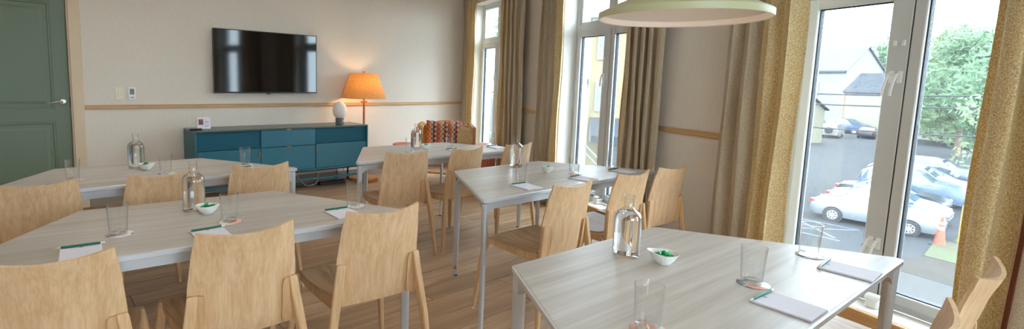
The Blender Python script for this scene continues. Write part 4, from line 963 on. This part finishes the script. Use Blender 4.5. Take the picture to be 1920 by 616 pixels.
def window_on(t, p, ux, w, h, nrm):
    """sash window: centre p, along ux, outward nrm"""
    M = Matrix(((ux.x, nrm.x, 0, p.x), (ux.y, nrm.y, 0, p.y), (0, 0, 1, p.z), (0, 0, 0, 1)))
    f = MB(); b_ = .12
    for a in ((-w / 2 - b_, -w / 2, -h / 2 - b_, h / 2 + b_), (w / 2, w / 2 + b_, -h / 2 - b_, h / 2 + b_), (-w / 2, w / 2, -h / 2 - b_, -h / 2), (-w / 2, w / 2, h / 2, h / 2 + b_)): f.box(a[0], a[1], -.02, .10, a[2], a[3], M)
    for k in (-1, 1): f.box(k * w / 6 - .02, k * w / 6 + .02, .03, .07, -h / 2, h / 2, M)
    for k in range(-2, 3): f.box(-w / 2, w / 2, .03, .07 + (.03 if k == 0 else 0), k * h / 6 - .02, k * h / 6 + .02, M)
    fo = obj('window_frame', f, mo['whitew'], t); obj('pane', MB().box(-w / 2, w / 2, .0, .03, -h / 2, h / 2, M), mo['win'], fo)
# the street grid of the far buildings: U to the right, V away
U = Vector((-.1, -.995, 0)); V = Vector((.995, -.1, 0))
def bld(name, label, x, y):
    t = thing(name, label, 'building', (x, y, G)); t.rotation_euler.z = math.atan2(U.y, U.x); return t
bc = bld('cream_outbuilding', 'cream building with mottled slate roof across the car park', 86.1, 48.3)
gabled(bc, 0, 15, 0, 6.4, 0, 6.0, 8.7, mo['cream'], mo['slate'])
obj('chimney', MB().cbox(8.4, 9.6, -.25, .5, 4.8, 8.8, .05), mo['cream'], bc)
obj('downpipe', MB().tube([(-.08, -.1, 0), (-.08, -.1, 5.9)], .09, 8), mat['terracotta'], bc)
wh_ = bld('white_house', 'tall white house with pale metal roof behind the garage', 95.2, 53.6)
gabled(wh_, -17, 0, 0, 8.6, 0, 9.6, 13.4, mo['whitew'], mo['metalroof'])
window_on(wh_, Vector((-5.2, -.02, 6.3)), Vector((1, 0, 0)), 1.5, 2.3, Vector((0, -1, 0)))
obj('cornice', MB().cbox(-17, 0, -.3, 0, 9.1, 9.45, .04), mo['slate'], wh_)
ga = bld('small_garage', 'small cream garage with arched doorway beside the lot', 59.5, 38.6)
gabled(ga, -6, 0, 0, 5, 0, 3.9, 5.4, mo['cream'], mo['slate'], 'x')
arch = [(-2.3, 0), (-.7, 0), (-.7, 2.2)] + [(-1.5 + .8 * math.cos(a), 2.2 + .8 * math.sin(a)) for a in (pi * k / 8 for k in range(1, 8))] + [(-2.3, 2.2)]
obj('arched_door', MB().prism([(a + 4.0, b_) for a, b_ in arch], 0, .08, Matrix(((0, 0, 1, 0), (1, 0, 0, 0), (0, 1, 0, 0), (0, 0, 0, 1)))), mo['whitew'], ga)
bk_ = bld('grey_roofed_house', 'distant house with grey roof behind the cream building', 118, 62.5)
gabled(bk_, 0, 18, 0, 9, 0, 10.5, 14.4, mo['whitew'], mo['metalroof'])
# cream town house seen through the middle window
th_ = thing('town_house', 'cream town house with white sash windows seen through the middle window', 'building', (18.9, 23.68, G)); th_.rotation_euler.z = -.60
obj('walls', MB().box(0, 9, 0, 10, 0, 10.0), pr('ochre_cream_stucco', srgb(114, 103, 80), .9, spec=.1), th_); obj('cornice', MB().cbox(-.3, 9.3, -.3, 10.3, 9.9, 10.25, .05), mo['whitew'], th_)
for zz in (8.65, 5.75):
    for xx in (.85, 3.3, 5.8): window_on(th_, Vector((xx, -.02, zz - .2)), Vector((1, 0, 0)), .85, 1.45, Vector((0, -1, 0)))
window_on(th_, Vector((1.2, -.02, 1.9)), Vector((1, 0, 0)), .9, 1.5, Vector((0, -1, 0)))
aw = MB(); aw.loft([[Vector((x, 0, 4.35)), Vector((x, -1.6, 3.45)), Vector((x, -1.6, 3.05)), Vector((x, 0, 3.05))] for x in (.1, 8)]); obj('awning', aw, mo['awning'], th_)
obj('stair_rail', MB().tube([(-.6, -1.4, 3.3), (1.9, -1.4, .9)], .06, 8), mo['whitew'], th_)
obj('stair_rail', MB().tube([(-.6, -1.4, 2.9), (1.9, -1.4, .5)], .05, 8), mo['whitew'], th_)

# trees
def tree(x, y, h, r, label, m, n=5200, trunk=.25, seed=1, flat=.75, low=.35, leaf=.2, puff=1):
    rd = random.Random(seed); t = thing('tree', label, 'tree', (x, y, G), group='trees outside')
    tb = MB(); tb.tube([(0, 0, 0), (.1, .1, h * .3), (-.1, 0, h * .6), (0, 0, h * .85)], [trunk, trunk * .8, trunk * .5, trunk * .2], 8)
    cl = []
    for k in range(16):
        a = rd.uniform(0, 6.28); q = rd.uniform(.2, .8) * r; z = rd.uniform(low, .92) * h; p = (q * math.cos(a), q * math.sin(a), z); cl.append((p, rd.uniform(.32, .5) * r * puff))
        tb.tube([(0, 0, z * .7), (p[0] * .5, p[1] * .5, z * .88), p], [trunk * .3, trunk * .2, trunk * .08], 5)
    obj('trunk', tb, mo['bark'], t, True)
    fm = MB()
    for k in range(n):
        (cx, cy, cz), cr_ = cl[rd.randrange(16)]; v = Vector((rd.gauss(0, 1), rd.gauss(0, 1), rd.gauss(0, flat))).normalized() * cr_ * rd.uniform(.5, 1.05)
        c_ = Vector((cx, cy, cz)) + v; a = Vector((rd.gauss(0, 1), rd.gauss(0, 1), rd.gauss(0, 1))).normalized(); b_ = a.orthogonal().normalized(); s = leaf * rd.uniform(.6, 1.3)
        fm.add([c_ - a * s, c_ + b_ * s * .5, c_ + a * s, c_ - b_ * s * .5], [(0, 1, 2, 3)])
    f = obj('foliage', fm, m, t); tag(f, kind='stuff')
tree(55.5, 20.9, 11.0, 4.6, 'tall full green tree behind the parked cars', mo['leaf'], 9000, .35, 3, leaf=.26)
tree(66, 26.6, 12.4, 5.0, 'yellowish green tree beyond the far end of the parked row', mo['leaf2'], 8000, .3, 4, leaf=.3, low=.15)
tree(45.5, 14.0, 10.2, 4.2, 'green tree at the right beside the curtain edge', mo['leaf'], 7000, .3, 5, leaf=.24, low=.2)
tree(37.0, 12.6, 6.2, 2.2, 'slender young tree with loose leaves beside the black sedan', mo['leaf2'], 2200, .1, 6, leaf=.14, low=.3)
tree(80, 31.0, 13.4, 5.6, 'round tree far right of the cream building', mo['leaf2'], 7000, .3, 8, leaf=.34, low=.12)
tree(109, 55.0, 17.0, 4.2, 'thin tree rising behind the slate roof', mo['leaf'], 900, .3, 9, leaf=.45, low=.55)
tree(16.95, 21.85, 8.6, .24, 'narrow green tree against the town house', mo['leaf'], 1500, .05, 10, leaf=.09, low=.42, puff=2.2)
tree(12.9, 21.6, 15.0, 1.15, 'green tree seen through the farthest window', mo['leaf2'], 3600, .15, 11, leaf=.14, low=.25, puff=1.6)
tree(84.2, 50.9, 2.6, 1.4, 'round shrub between the garage and the cream building', mo['leaf'], 1500, .1, 12, leaf=.2, low=.3)
# overhead wires
for k, (z0, z1, dx) in enumerate(((1.9, 2.1, 0), (1.15, 1.35, .3), (-.55, -.35, -.2))):
    P_ = []
    for q in range(21): u = q / 20; P_.append(Vector((36 + dx, 40, 0)).lerp(Vector((44 + dx, 6, 0)), u) + Vector((0, 0, z0 + (z1 - z0) * u - 1.1 * math.sin(pi * u) * .6 - .3)))
    tag(obj('overhead_wire', MB().tube(P_, .055, 6), mo['wire']), 'dark overhead wire across the car park, %s of three' % ('highest', 'middle', 'lowest')[k], 'wire', 'overhead wires')
